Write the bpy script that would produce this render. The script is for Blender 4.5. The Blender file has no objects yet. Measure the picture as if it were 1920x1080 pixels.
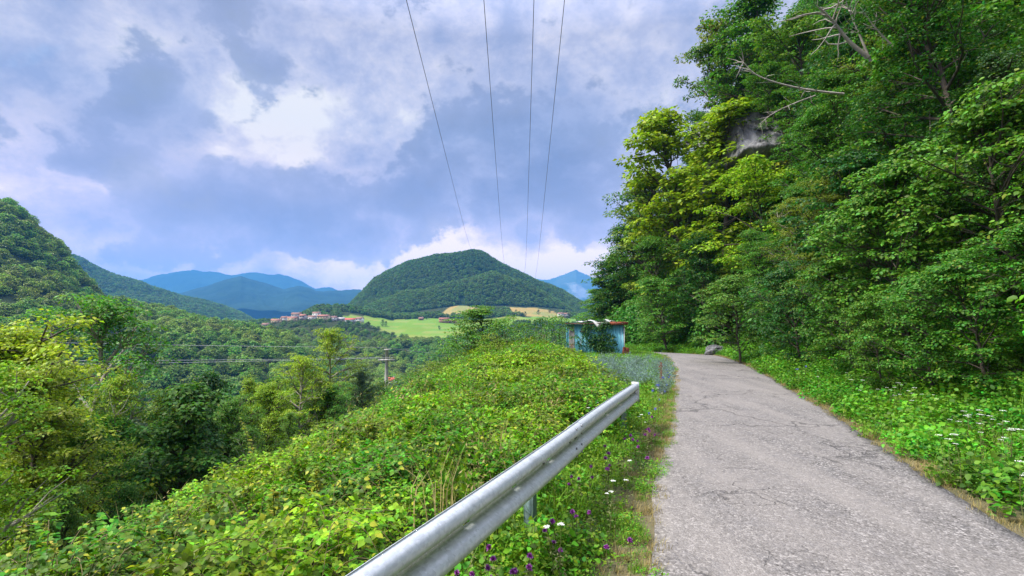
import bpy, math, random
import numpy as np
from mathutils import Vector

R = math.radians; EXPO = .78
F = 960.0; HZ = 605.0; CAMZ = 1.75
COL = bpy.context.scene.collection
rng = np.random.default_rng(7)
random.seed(7)

def lin(r, g, b):
    f = lambda c: (c/255/12.92) if c <= 10.3 else ((c/255+0.055)/1.055)**2.4
    return (f(r), f(g), f(b))

# ------------------------------------------------------------------ noise
def vnoise(x, y, seed=0):
    xi = np.floor(x).astype(np.int64); yi = np.floor(y).astype(np.int64)
    xf = x-xi; yf = y-yi
    xf = xf*xf*(3-2*xf); yf = yf*yf*(3-2*yf)
    def h(a, b):
        n = (a*374761393 + b*668265263 + seed*1442695041) & 0xffffffff
        n = ((n ^ (n >> 13))*1274126177) & 0xffffffff
        n = n ^ (n >> 16)
        return (n & 0xffff)/65535.0*2-1
    a = h(xi, yi)*(1-xf)+h(xi+1, yi)*xf
    b = h(xi, yi+1)*(1-xf)+h(xi+1, yi+1)*xf
    return a*(1-yf)+b*yf
def fbm(x, y, oct=4, seed=0, gain=.5):
    s = 0; a = 1; t = 0
    for k in range(oct):
        s = s+a*vnoise(x*2**k+17.3*k, y*2**k-9.1*k, seed+k); t += a; a *= gain
    return s/t
def sstep(a, b, x):
    t = np.clip((x-a)/(b-a), 0, 1); return t*t*(3-2*t)

# ------------------------------------------------------------------ mesh helpers
def mesh_np(name, V, faces_flat, sizes, mat, smooth=False, mats=None, midx=None):
    me = bpy.data.meshes.new(name)
    V = np.asarray(V, dtype=np.float32); n = len(V)
    me.vertices.add(n); me.vertices.foreach_set('co', V.ravel())
    sizes = np.asarray(sizes, dtype=np.int32)
    me.loops.add(int(sizes.sum())); me.loops.foreach_set('vertex_index', np.asarray(faces_flat, dtype=np.int32))
    me.polygons.add(len(sizes))
    st = np.concatenate([[0], np.cumsum(sizes)[:-1]]).astype(np.int32)
    me.polygons.foreach_set('loop_start', st); me.polygons.foreach_set('loop_total', sizes)
    if smooth: me.polygons.foreach_set('use_smooth', np.ones(len(sizes), dtype=bool))
    for m in ([mat] if mats is None else mats): me.materials.append(m)
    if midx is not None: me.polygons.foreach_set('material_index', np.asarray(midx, dtype=np.int32))
    me.update(calc_edges=True)
    return me
class MB:
    def __init__(s): s.V = []; s.F = []; s.S = []; s.n = 0
    def add(s, V, F):
        V = np.asarray(V, dtype=float).reshape(-1, 3)
        s.V.append(V)
        for f in F: s.F.extend([i+s.n for i in f]); s.S.append(len(f))
        s.n += len(V); return s
    def addarr(s, V, Farr):            # Farr (m,k) array
        s.V.append(V); Farr = np.asarray(Farr)+s.n
        s.F.extend(Farr.ravel().tolist()); s.S.extend([Farr.shape[1]]*len(Farr)); s.n += len(V); return s
    def box(s, c, d, rz=0, taper=1):
        x, y, z = d[0]/2, d[1]/2, d[2]/2
        V = np.array([[-x,-y,-z],[x,-y,-z],[x,y,-z],[-x,y,-z],[-x*taper,-y*taper,z],[x*taper,-y*taper,z],[x*taper,y*taper,z],[-x*taper,y*taper,z]])
        c0, s0 = math.cos(rz), math.sin(rz)
        V = np.stack([V[:,0]*c0-V[:,1]*s0, V[:,0]*s0+V[:,1]*c0, V[:,2]], 1)+np.array(c)
        return s.add(V, [(0,3,2,1),(4,5,6,7),(0,1,5,4),(1,2,6,5),(2,3,7,6),(3,0,4,7)])
    def tube(s, P, r, k=6, cap=False):
        P = np.asarray(P, dtype=float); n = len(P)
        r = np.broadcast_to(np.asarray(r, dtype=float), (n,))
        T = np.gradient(P, axis=0); T /= np.linalg.norm(T, axis=1)[:, None]+1e-9
        up = np.array([0, 0, 1.]) if abs(T[0][2]) < .9 else np.array([1., 0, 0])
        A = np.cross(T, up); A /= np.linalg.norm(A, axis=1)[:, None]+1e-9
        B = np.cross(A, T)
        a = np.linspace(0, 2*np.pi, k, endpoint=False)
        V = P[:, None, :]+r[:, None, None]*(np.cos(a)[None, :, None]*A[:, None, :]+np.sin(a)[None, :, None]*B[:, None, :])
        i = np.arange(n-1)[:, None]*k; j = np.arange(k)[None, :]; j2 = (j+1) % k
        Fa = np.stack([i+j, i+j2, i+k+j2, i+k+j], -1).reshape(-1, 4)
        base = s.n
        s.addarr(V.reshape(-1, 3), Fa)
        if cap:
            s.F.extend([base+q for q in range(k)]); s.S.append(k)
            s.F.extend([base+(n-1)*k+q for q in range(k)][::-1]); s.S.append(k)
        return s
    def mesh(s, name, mat, smooth=False):
        return mesh_np(name, np.concatenate(s.V), s.F, s.S, mat, smooth)

def link(name, me, parent=None, loc=None):
    o = bpy.data.objects.new(name, me); COL.objects.link(o)
    if parent is not None: o.parent = parent
    if loc is not None: o.location = loc
    return o
def tag(o, label=None, cat=None, group=None, kind=None):
    if label: o['label'] = label
    if cat: o['category'] = cat
    if group: o['group'] = group
    if kind: o['kind'] = kind
    return o
def empty(name, loc=(0,0,0), rz=0, label=None, cat=None, group=None):
    o = bpy.data.objects.new(name, None); COL.objects.link(o); o.empty_display_size = .2
    o.location = loc; o.rotation_euler = (0, 0, rz)
    return tag(o, label, cat, group)

# ------------------------------------------------------------------ materials
class NT:
    def __init__(s, name):
        s.m = bpy.data.materials.new(name); s.m.use_nodes = True
        s.t = s.m.node_tree; s.t.nodes.clear()
        s.out = s.n('ShaderNodeOutputMaterial')
    def n(s, typ, **kw):
        nd = s.t.nodes.new(typ)
        for k, v in kw.items(): setattr(nd, k, v)
        return nd
    def l(s, a, b): s.t.links.new(a, b)
    def math(s, op, a, b=None, clamp=False):
        nd = s.n('ShaderNodeMath', operation=op, use_clamp=clamp)
        for i, v in enumerate((a, b)):
            if v is None: continue
            if hasattr(v, 'links'): s.l(v, nd.inputs[i])
            else: nd.inputs[i].default_value = v
        return nd.outputs[0]
    def mix(s, f, a, b, typ='MIX'):
        nd = s.n('ShaderNodeMix', data_type='RGBA', blend_type=typ)
        for i, v in ((0, f), (6, a), (7, b)):
            if hasattr(v, 'links'): s.l(v, nd.inputs[i])
            elif i == 0: nd.inputs[0].default_value = v
            else: nd.inputs[i].default_value = (*v[:3], 1)
        return nd.outputs[2]
    def noise(s, scale, detail=4, rough=.55, vec=None, dist=0):
        nd = s.n('ShaderNodeTexNoise'); nd.inputs['Scale'].default_value = scale
        nd.inputs['Detail'].default_value = detail; nd.inputs['Roughness'].default_value = rough
        nd.inputs['Distortion'].default_value = dist
        if vec is not None: s.l(vec, nd.inputs['Vector'])
        return nd.outputs['Fac']
    def ramp(s, fac, stops):
        nd = s.n('ShaderNodeValToRGB'); cr = nd.color_ramp
        while len(cr.elements) < len(stops): cr.elements.new(.5)
        for e, (p, c) in zip(cr.elements, stops):
            e.position = p; e.color = (*c, 1) if len(c) == 3 else c
        s.l(fac, nd.inputs[0]); return nd.outputs[0]
    def mr(s, v, a, b, c, d):
        nd = s.n('ShaderNodeMapRange'); s.l(v, nd.inputs[0])
        for i, q in enumerate((a, b, c, d)): nd.inputs[i+1].default_value = q
        return nd.outputs[0]
    def pos(s): return s.n('ShaderNodeNewGeometry').outputs['Position']
    def obj(s): return s.n('ShaderNodeTexCoord').outputs['Object']
    def pbsdf(s, col, rough=.6, metal=0, spec=.3, bump=None, bstr=.3, bdist=.02):
        p = s.n('ShaderNodeBsdfPrincipled')
        if hasattr(col, 'links'): s.l(col, p.inputs['Base Color'])
        else: p.inputs['Base Color'].default_value = (*col, 1)
        if hasattr(rough, 'links'): s.l(rough, p.inputs['Roughness'])
        else: p.inputs['Roughness'].default_value = rough
        p.inputs['Metallic'].default_value = metal
        p.inputs['Specular IOR Level'].default_value = spec
        if bump is not None:
            b = s.n('ShaderNodeBump'); b.inputs['Strength'].default_value = bstr; b.inputs['Distance'].default_value = bdist
            s.l(bump, b.inputs['Height']); s.l(b.outputs[0], p.inputs['Normal'])
        return p.outputs[0]
    def done(s, sh): s.l(sh, s.out.inputs[0]); return s.m

def leafmat(name, col=None, yellow=(.30, .26, .02), yamt=.12, var=.5, trans=.35, inst=False, hue=.03, spec=.25, patch=.12, patchcol=None):
    """leaf: tint from the object's own colour (col None) or a fixed green, varied per leaf and per plant"""
    t = NT(name)
    oi = t.n('ShaderNodeObjectInfo'); g = t.n('ShaderNodeNewGeometry')
    if col is None: base = oi.outputs['Color']
    else:
        rgb = t.n('ShaderNodeRGB'); rgb.outputs[0].default_value = (*col, 1); base = rgb.outputs[0]
    ri = g.outputs['Random Per Island']
    if patchcol is not None:
        base = t.mix(t.mr(t.noise(patch, 3, .6, g.outputs['Position']), .45, .62, 0, 1), base, patchcol)
    hsv = t.n('ShaderNodeHueSaturation'); t.l(base, hsv.inputs['Color'])
    t.l(t.math('ADD', t.mr(ri, 0, 1, .5-hue, .5+hue), t.mr(oi.outputs['Random'], 0, 1, -.02 if inst else 0, .02 if inst else 0)), hsv.inputs['Hue'])
    v = t.mr(t.math('FRACT', t.math('MULTIPLY', ri, 7.31)), 0, 1, 1-var, 1+var)
    if inst: v = t.math('MULTIPLY', v, t.mr(oi.outputs['Random'], 0, 1, .55, 1.45))
    t.l(v, hsv.inputs['Value'])
    isy = t.math('GREATER_THAN', t.math('FRACT', t.math('MULTIPLY', ri, 13.7)), 1-yamt)
    c = t.mix(isy, hsv.outputs[0], yellow)
    p = t.pbsdf(c, .5, 0, spec)
    tr = t.n('ShaderNodeBsdfTranslucent')
    c2 = t.mix(.5, c, t.mix(1, c, (1.35, 1.6, .5), 'MULTIPLY'))
    t.l(c2, tr.inputs[0])
    mx = t.n('ShaderNodeMixShader'); mx.inputs[0].default_value = trans
    t.l(p, mx.inputs[1]); t.l(tr.outputs[0], mx.inputs[2])
    return t.done(mx.outputs[0])

M = {}
M['leaf'] = leafmat('tree_leaf', yellow=(.20, .25, .03), yamt=.05)
M['ivy_leaf'] = leafmat('ivy_leaf', yamt=.01, var=.4)
M['bramble_leaf'] = leafmat('bramble_leaf', (.095, .235, .012), yellow=(.42, .44, .03), yamt=.06, var=.5, inst=True, trans=.36, patch=.4, patchcol=(.23, .385, .010))
M['shoot_leaf'] = leafmat('shoot_leaf', (.20, .30, .02), yellow=(.42, .36, .03), yamt=.2, var=.35)
M['weed_leaf'] = leafmat('weed_leaf', (.10, .27, .014), yellow=(.22, .32, .02), yamt=.15, inst=True, patch=.9, patchcol=(.15, .31, .016))
M['bank_leaf'] = leafmat('bank_leaf', (.065, .21, .014), yellow=(.15, .30, .02), yamt=.15, inst=True, patch=.6, patchcol=(.11, .29, .014))
M['sage_leaf'] = leafmat('sage_leaf', (.16, .24, .20), yellow=(.16, .22, .30), yamt=.2, inst=True)
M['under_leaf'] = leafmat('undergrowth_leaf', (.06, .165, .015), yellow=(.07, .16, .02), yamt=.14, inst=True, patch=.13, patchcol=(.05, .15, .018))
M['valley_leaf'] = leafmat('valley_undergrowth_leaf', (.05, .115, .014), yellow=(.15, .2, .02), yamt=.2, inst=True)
M['forest_leaf'] = leafmat('forest_leaf', (.115, .235, .025), yellow=(.22, .27, .03), yamt=.14, inst=True, patch=.013, patchcol=(.22, .28, .035))
M['hill_leaf'] = leafmat('hill_leaf', (.062, .13, .022), yellow=(.11, .17, .02), yamt=.14, var=.6, inst=True, patch=.006, patchcol=(.09, .16, .025))
def grassmat(name, c1, c2, c3):
    t = NT(name); g = t.n('ShaderNodeNewGeometry'); oi = t.n('ShaderNodeObjectInfo')
    c = t.ramp(g.outputs['Random Per Island'], [(0, c1), (.5, c2), (.82, c2), (1, c3)])
    c = t.mix(t.mr(oi.outputs['Random'], 0, 1, 0, .35), c, c1)
    p = t.pbsdf(c, .55, 0, .2); tr = t.n('ShaderNodeBsdfTranslucent'); t.l(c, tr.inputs[0])
    mx = t.n('ShaderNodeMixShader'); mx.inputs[0].default_value = .35
    t.l(p, mx.inputs[1]); t.l(tr.outputs[0], mx.inputs[2]); return t.done(mx.outputs[0])
M['grass'] = grassmat('grass_blade', (.09, .23, .014), (.19, .36, .02), (.36, .32, .10))
M['dry_grass'] = grassmat('dry_grass_blade', (.30, .24, .09), (.42, .34, .14), (.16, .22, .03))

def simple(name, col, rough=.7, metal=0, spec=.3, var=.25, sc=6, bstr=.2, col2=None):
    t = NT(name); n1 = t.noise(sc, 5, .6, t.obj())
    c = t.mix(t.mr(n1, .3, .7, 0, 1), tuple(c*(1-var) for c in col), col2 or tuple(min(1, c*(1+var)) for c in col))
    return t.done(t.pbsdf(c, rough, metal, spec, t.noise(sc*6, 4, .6, t.obj()), bstr))
M['bark'] = simple('bark', (.075, .062, .048), .9, var=.4, sc=4, bstr=.8)
M['pale_bark'] = simple('pale_bark', (.30, .27, .22), .85, var=.35, sc=5, bstr=.6)
M['deadwood'] = simple('dead_wood', (.34, .31, .27), .85, var=.3, sc=5)
M['stem'] = simple('green_stem', (.12, .14, .04), .7)
M['cane'] = simple('bramble_cane', (.16, .13, .05), .7)
M['concrete'] = simple('concrete', (.46, .46, .42), .85, var=.2, sc=3)
M['wire'] = simple('wire_metal', (.16, .16, .17), .6, .3)
M['pale_wire'] = simple('pale_wire_metal', (.45, .47, .45), .6, .2)
M['ceramic'] = simple('insulator_ceramic', (.25, .24, .22), .3)
M['post'] = simple('painted_post', (.20, .29, .28), .5, .35, var=.3, sc=5)
M['steel'] = simple('bolt_steel', (.28, .29, .30), .45, .7, sc=20)
M['white_wall'] = simple('white_plaster', (.66, .64, .60), .85, var=.12, sc=.4)
M['cream_wall'] = simple('cream_plaster', (.55, .44, .26), .85, var=.12, sc=.4)
M['grey_wall'] = simple('grey_plaster', (.34, .32, .30), .85, var=.15, sc=.4)
M['brick_wall'] = simple('brick_pink', (.42, .22, .15), .85, var=.2, sc=.6)
M['red_roof'] = simple('red_tiles', (.30, .13, .09), .8, var=.25, sc=.8)
M['brown_roof'] = simple('brown_tiles', (.22, .12, .09), .8, var=.25, sc=.8)
M['bright_roof'] = simple('bright_red_tiles', (.5, .10, .07), .8, var=.15, sc=.8)
M['window'] = simple('dark_window', (.03, .035, .045), .25, spec=.5)
M['rust'] = simple('rust', (.20, .06, .035), .9, var=.5, sc=9)
M['rustroof'] = simple('rusty_roof_edge', (.09, .05, .04), .9, var=.5, sc=4)
M['tarp'] = simple('tarpaulin', (.55, .55, .54), .6, var=.25, sc=3, bstr=.6)
M['petal_purple'] = simple('purple_petal', (.34, .07, .36), .7, sc=60)
M['petal_white'] = simple('white_petal', (.72, .74, .66), .7, var=.1, sc=60)
M['petal_blue'] = simple('blue_petal', (.20, .26, .62), .7, sc=60)
M['petal_yellow'] = simple('yellow_leaf', (.62, .40, .02), .7, sc=60)
M['red_dock'] = simple('dock_seed', (.22, .06, .03), .8, sc=50)
M['dry_seed'] = simple('dry_seed_head', (.34, .26, .16), .8, sc=50)

def mat_galv():
    t = NT('galvanised_steel'); o = t.obj()
    v = t.n('ShaderNodeTexVoronoi'); v.inputs['Scale'].default_value = 42; t.l(o, v.inputs['Vector'])
    vs = t.n('ShaderNodeSeparateColor'); t.l(v.outputs['Color'], vs.inputs[0])
    mp = t.n('ShaderNodeMapping'); mp.inputs['Scale'].default_value = (2.5, 2.5, 14); t.l(o, mp.inputs[0])
    st = t.noise(3, 5, .65, mp.outputs[0])
    f = t.math('ADD', t.math('MULTIPLY', vs.outputs[0], .45), t.math('MULTIPLY', st, .75))
    c = t.ramp(f, [(.2, (.48, .51, .53)), (.5, (.58, .62, .64)), (.85, (.70, .74, .77))])
    dirt = t.mr(t.noise(1.2, 5, .7, o), .58, .75, 0, .45)
    c = t.mix(dirt, c, (.22, .22, .20))
    return t.done(t.pbsdf(c, t.mr(f, 0, 1, .6, .4), .35, .5, t.noise(60, 3, .6, o), .12, .004))
M['galv'] = mat_galv()

def mat_asphalt():
    t = NT('asphalt'); p = t.pos()
    v = t.n('ShaderNodeTexVoronoi'); v.inputs['Scale'].default_value = 70; t.l(p, v.inputs['Vector'])
    vs = t.n('ShaderNodeSeparateColor'); t.l(v.outputs['Color'], vs.inputs[0])
    v2 = t.n('ShaderNodeTexVoronoi'); v2.inputs['Scale'].default_value = 34; t.l(p, v2.inputs['Vector'])
    vs2 = t.n('ShaderNodeSeparateColor'); t.l(v2.outputs['Color'], vs2.inputs[0])
    big = t.noise(.55, 5, .6, p); mid = t.noise(5, 5, .7, p)
    grain = t.math('ADD', t.math('MULTIPLY', vs.outputs[0], .6), t.math('MULTIPLY', vs2.outputs[1], .4))
    c = t.ramp(grain, [(.06, (.035, .032, .029)), (.33, (.114, .106, .098)), (.68, (.195, .181, .167)), (1, (.42, .393, .365))])
    c = t.mix(t.mr(big, .38, .66, 0, .6), c, (.215, .196, .178))
    c = t.mix(t.mr(mid, .3, .5, .4, 0), c, (.14, .135, .135))
    tr_ = t.n('ShaderNodeMapping'); tr_.inputs['Rotation'].default_value = (0, 0, .33); tr_.inputs['Scale'].default_value = (1.5, .16, 1); t.l(p, tr_.inputs[0])
    c = t.mix(t.mr(t.noise(1.1, 4, .55, tr_.outputs[0]), .42, .6, 0, .42), c, (.255, .232, .208))
    c = t.mix(t.mr(t.noise(1.9, 6, .7, p), .60, .68, 0, .4), c, (.12, .115, .115))
    # weathered cracks
    nv = t.n('ShaderNodeTexNoise'); nv.inputs['Scale'].default_value = 1.7; nv.inputs['Detail'].default_value = 6; t.l(p, nv.inputs['Vector'])
    ad = t.n('ShaderNodeVectorMath', operation='MULTIPLY_ADD'); t.l(nv.outputs['Color'], ad.inputs[0]); ad.inputs[1].default_value = (.9, .9, .9); t.l(p, ad.inputs[2])
    cv = t.n('ShaderNodeTexVoronoi', feature='DISTANCE_TO_EDGE'); cv.inputs['Scale'].default_value = .42; t.l(ad.outputs[0], cv.inputs['Vector'])
    crack = t.mr(cv.outputs['Distance'], .003, .011, 1, 0)
    cv2 = t.n('ShaderNodeTexVoronoi', feature='DISTANCE_TO_EDGE'); cv2.inputs['Scale'].default_value = 1.9; t.l(ad.outputs[0], cv2.inputs['Vector'])
    crack2 = t.mr(cv2.outputs['Distance'], .006, .022, 1, 0)
    m1 = t.mr(t.noise(.33, 3, .5, p), .47, .56, 0, 1); m2 = t.mr(t.noise(.6, 3, .5, p), .56, .63, 0, .8)
    ck = t.math('MAXIMUM', t.math('MULTIPLY', crack, m1), t.math('MULTIPLY', crack2, m2), )
    c = t.mix(t.math('MULTIPLY', ck, .55), c, (.03, .028, .028))
    h = t.math('SUBTRACT', t.math('ADD', t.math('MULTIPLY', v.outputs['Distance'], -.7), mid), t.math('MULTIPLY', ck, 2))
    return t.done(t.pbsdf(c, .88, 0, .25, h, .7, .012))
M['asphalt'] = mat_asphalt()

def mat_ground():
    t = NT('ground_soil'); p = t.pos()
    at = t.n('ShaderNodeAttribute', attribute_name='cover')
    n1 = t.noise(2.5, 6, .65, p); n2 = t.noise(.035, 5, .6, p)
    c = t.mix(t.mr(n1, .35, .65, 0, .8), at.outputs['Color'], t.mix(1, at.outputs['Color'], (.45, .55, .5), 'MULTIPLY'))
    c = t.mix(t.mr(n2, .45, .6, 0, .6), c, t.mix(1, c, (1.25, .95, .8), 'MULTIPLY'))
    return t.done(t.pbsdf(c, .95, 0, .1, n1, .6, .05))
M['ground'] = mat_ground()
def mat_mountain(name, c1, c2, rock, sc):
    t = NT(name); p = t.pos()
    c = t.mix(t.mr(t.noise(sc, 8, .7, p), .4, .6, 0, 1), c1, c2)
    c = t.mix(t.mr(t.noise(sc*.6, 8, .7, p), .55, .62, 0, rock), c, (.34, .33, .31))
    return t.done(t.pbsdf(c, .95, 0, .1, t.noise(sc*4, 6, .7, p), 1, 20))
M['mountain'] = mat_mountain('mountain_woods', (.010, .030, .022), (.02, .05, .03), .0, .004)
M['rock_mountain'] = mat_mountain('mountain_rock', (.03, .06, .03), (.08, .10, .06), .75, .0012)
M['hillground'] = mat_mountain('hill_floor', (.018, .045, .018), (.03, .06, .02), 0, .02)
def mat_rock():
    t = NT('limestone'); p = t.pos()
    mp = t.n('ShaderNodeMapping'); mp.inputs['Scale'].default_value = (1, 1, .45); t.l(p, mp.inputs[0])
    n = t.noise(.9, 8, .7, mp.outputs[0], .6)
    c = t.ramp(n, [(.32, (.05, .05, .05)), (.5, (.17, .17, .175)), (.62, (.30, .30, .30)), (.75, (.36, .32, .26))])
    return t.done(t.pbsdf(c, .9, 0, .2, n, 1, .3))
M['rock'] = mat_rock()
def mat_corr():
    t = NT('turquoise_corrugated'); o = t.obj()
    mp = t.n('ShaderNodeMapping'); mp.inputs['Scale'].default_value = (3.5, 3.5, .6); t.l(o, mp.inputs[0])
    n = t.noise(1.3, 5, .6, mp.outputs[0])
    c = t.mix(t.mr(n, .52, .68, 0, 1), (.16, .52, .62), (.33, .50, .56))
    return t.done(t.pbsdf(c, .5, .1, .4))
M['blue'] = mat_corr()

# ------------------------------------------------------------------ terrain shape
CL = np.array([(-6.2,-30),(-3.2,-15),(-.2,-6),(1.28,0),(2.39,3.5),(3.11,5.7),(5.15,11.6),(7.8,20),(9.3,26),(10.1,30),(10.35,33),(9.9,37),(8.4,42),(6.9,48),(6.2,54),(6.2,60)], float)
def smooth_poly(P, n=6):
    out = []
    for i in range(len(P)-1):
        p0 = P[max(i-1, 0)]; p1 = P[i]; p2 = P[i+1]; p3 = P[min(i+2, len(P)-1)]
        for k in range(n):
            t = k/n
            out.append(.5*((2*p1)+(-p0+p2)*t+(2*p0-5*p1+4*p2-p3)*t*t+(-p0+3*p1-3*p2+p3)*t**3))
    out.append(P[-1]); return np.array(out)
CLs = smooth_poly(CL, 8)
HW = 1.39
FOOT = np.array([(-4.6,-30),(-1.5,-15),(1.5,-6),(2.85,0),(3.95,3.5),(4.65,5.7),(6.65,11.6),(9.3,20),(10.9,26),(11.9,31),(12.2,38),(11.9,45),(11.2,54),(10.4,62),(10.2,70),(13,80),(25,95),(60,112),(200,140)], float)
FOOTs = smooth_poly(FOOT, 3)
def sdist(P, x, y):
    """signed distance to polyline, right side positive"""
    shp = x.shape; x = x.ravel(); y = y.ravel()
    best = np.full(x.shape, 1e18); sg = np.ones_like(x)
    for i in range(len(P)-1):
        ax, ay = P[i]; bx, by = P[i+1]; dx, dy = bx-ax, by-ay; L = dx*dx+dy*dy
        t = np.clip(((x-ax)*dx+(y-ay)*dy)/L, 0, 1)
        qx = x-(ax+t*dx); qy = y-(ay+t*dy); d = qx*qx+qy*qy
        cr = dy*qx-dx*qy
        m = d < best-1e-9
        best = np.where(m, d, best); sg = np.where(m, np.sign(cr), sg)
    return (np.sqrt(best)*sg).reshape(shp)
def zf(py, Y): return CAMZ+(HZ-py)/F*Y
def P3(px, py, Y): return np.array([(px-960)/F*Y, Y, zf(py, Y)])
tail = [(1500, 2), (3000, 0), (14000, -10)]
COLS = {
 -1400: [(90,-42),(160,-50),(250,-10),(400,120),(600,210),(1000,220)]+tail,
 -300: [(90,-42),(150,-50),(240,-20),(330,50),(430,zf(380,430)),(560,zf(330,560)),(900,zf(380,900))]+tail,
 0: [(90,-42),(160,-52),(230,-38),(300,zf(610,300)),(380,zf(490,380)),(460,zf(380,460)),(560,zf(405,560)),(900,zf(560,900))]+tail,
 100: [(90,-42),(160,-54),(240,-45),(310,zf(620,310)),(390,zf(540,390)),(460,zf(462,460)),(560,zf(480,560)),(900,zf(590,900))]+tail,
 150: [(90,-42),(160,-55),(245,-46),(330,zf(620,330)),(400,zf(575,400)),(450,zf(523,450)),(530,zf(540,530)),(800,zf(600,800))]+tail,
 200: [(90,-42),(180,-56),(260,-46),(330,zf(630,330)),(400,zf(590,400)),(460,zf(570,460)),(560,zf(590,560)),(800,zf(610,800))]+tail,
 300: [(90,-42),(200,-56),(280,-45),(340,zf(645,340)),(420,zf(605,420)),(470,zf(588,470)),(600,zf(610,600)),(900,zf(620,900))]+tail,
 450: [(90,-42),(220,-56),(300,-46),(360,zf(675,360)),(420,zf(635,420)),(465,zf(618,465)),(560,zf(645,560)),(700,zf(632,700)),(800,zf(612,800)),(1000,zf(608,1000))]+tail,
 540: [(90,-42),(220,-56),(320,-50),(370,zf(695,370)),(420,zf(652,420)),(455,zf(638,455)),(540,zf(660,540)),(620,zf(634,620)),(690,zf(604,690)),(800,zf(603,800)),(1000,zf(606,1000))]+tail,
 600: [(90,-41),(240,-56),(340,-53),(380,zf(720,380)),(420,zf(690,420)),(500,zf(690,500)),(580,zf(650,580)),(670,zf(604,670)),(735,zf(600,735)),(780,zf(588,780)),(850,zf(574,850)),(950,zf(592,950)),(1000,zf(598,1000))]+tail,
 650: [(90,-40),(250,-56),(340,-54),(400,zf(730,400)),(480,zf(700,480)),(580,zf(655,580)),(660,zf(608,660)),(735,zf(601,735)),(780,zf(590,780)),(850,zf(572,850)),(950,zf(590,950)),(1000,zf(590,1000))]+tail,
 740: [(90,-35),(250,-56),(380,-49),(450,zf(715,450)),(540,zf(675,540)),(620,zf(634,620)),(680,zf(618,680)),(760,zf(605,760)),(850,zf(597,850)),(1000,zf(588,1000))]+tail,
 860: [(90,-30),(250,-54),(400,-50),(500,zf(690,500)),(590,zf(645,590)),(670,zf(624,670)),(760,zf(606,760)),(850,zf(597,850)),(900,zf(588,900)),(1000,zf(568,1000))]+tail,
 960: [(90,-22),(250,-52),(400,-45),(500,zf(680,500)),(600,zf(640,600)),(700,zf(614,700)),(780,zf(602,780)),(850,zf(592,850)),(920,zf(578,920)),(1000,zf(570,1000))]+tail,
 1060: [(90,-16),(250,-45),(400,-40),(600,zf(635,600)),(700,zf(616,700)),(780,zf(604,780)),(850,zf(597,850)),(920,zf(584,920)),(1000,zf(580,1000))]+tail,
 1130: [(90,-10),(250,-40),(400,-38),(600,zf(630,600)),(700,zf(615,700)),(850,zf(604,850)),(1000,zf(600,1000))]+tail,
 1400: [(90,10),(250,0),(400,-20),(700,-10),(1000,0)]+tail,
 3400: [(90,60),(250,90),(400,60),(700,0),(1000,0)]+tail,
}
_cx = sorted(COLS); _LY = np.linspace(np.log(80), np.log(14000), 260)
_tab = np.array([np.interp(_LY, [math.log(a) for a, b in COLS[c]], [b for a, b in COLS[c]]) for c in _cx])
k = np.array([1, 4, 6, 4, 1])/16.
_tab = np.array([np.convolve(np.pad(r, 2, mode='edge'), k, mode='valid') for r in _tab])
def H_far(x, y):
    Y = np.maximum(y, 80); px = 960+F*x/Y
    lc = np.clip((np.log(Y)-_LY[0])/(_LY[1]-_LY[0]), 0, len(_LY)-1.001)
    j = lc.astype(int); fj = lc-j
    cx = np.array(_cx, float); pc = np.clip(px, cx[0], cx[-1]-1e-3)
    i = np.clip(np.searchsorted(cx, pc, side='right')-1, 0, len(cx)-2)
    fi = (pc-cx[i])/(cx[i+1]-cx[i]); fi = fi*fi*(3-2*fi)*.5+fi*.5
    z = (_tab[i, j]*(1-fj)+_tab[i, j+1]*fj)*(1-fi)+(_tab[i+1, j]*(1-fj)+_tab[i+1, j+1]*fj)*fi
    amp = np.clip((Y-150)/250, 0, 1)*np.clip((1400-Y)/500, .15, 1)
    return z+amp*5*fbm(x/70, y/70, 4, 3)
def drop(y): return -.032*np.clip(y-24, 0, 40)**1.0*sstep(22, 34, y)
def edge_x(y): return np.interp(y, [-30, 0, 6, 10, 14, 22, 30, 45, 60], [-6, -4.6, -4.1, -3.7, -3.3, -2.9, -2.4, -4, -9])
RA = np.array([-1.523, 0.]); RD = np.array([.413, 1.]); RD /= np.linalg.norm(RD); RAIL_END = 9.35
def bramble_mask(x, y):
    rx = np.where(y < 9, -1.523+.413*y-.28, np.interp(y, [9, 12, 16, 22, 27], [1.95, 2.2, 2.3, 2.2, 1.8]))
    m = sstep(0, .5, rx-x)
    return m*(1-sstep(26, 29, y))
def H_near(x, y):
    s = sdist(CLs, x, y); t = sdist(FOOTs, x, y)
    e = np.maximum(edge_x(y)-x, (y-(56+np.maximum(x, 0)*1.2))*.9)
    z = np.interp(e, [-3.2, -1.6, 0, 1.2, 4, 15, 30, 60, 120, 400], [0, -.28, -.98, -2.1, -4.9, -14, -23, -36, -46, -55])
    z = z+.10*bramble_mask(x, y)*sstep(-3, -.5, x)+.14*bramble_mask(x, y)*sstep(12, 20, y)*sstep(-3, 0, x)+.34*bramble_mask(x, y)*fbm(x/1.7, y/1.7, 3, 91)
    hill = np.interp(t, [0, 1, 2.2, 4.5, 7, 12, 20, 30, 60, 200], [0, .05, .28, 2.2, 6.3, 15, 30, 43, 66, 120])
    bumps = .06*fbm(x/1.3, y/1.3, 3, 5)*sstep(.3, 1.5, np.abs(s)-HW)
    bumps = bumps+sstep(3, 8, t)*1.3*fbm(x/5, y/5, 3, 9)+sstep(3, 12, e)*1.0*fbm(x/7, y/7, 3, 8)
    z = z+hill+drop(y)+bumps
    z = z-.035*(1-sstep(HW-.75, HW-.35, np.abs(s)))
    return z
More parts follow.
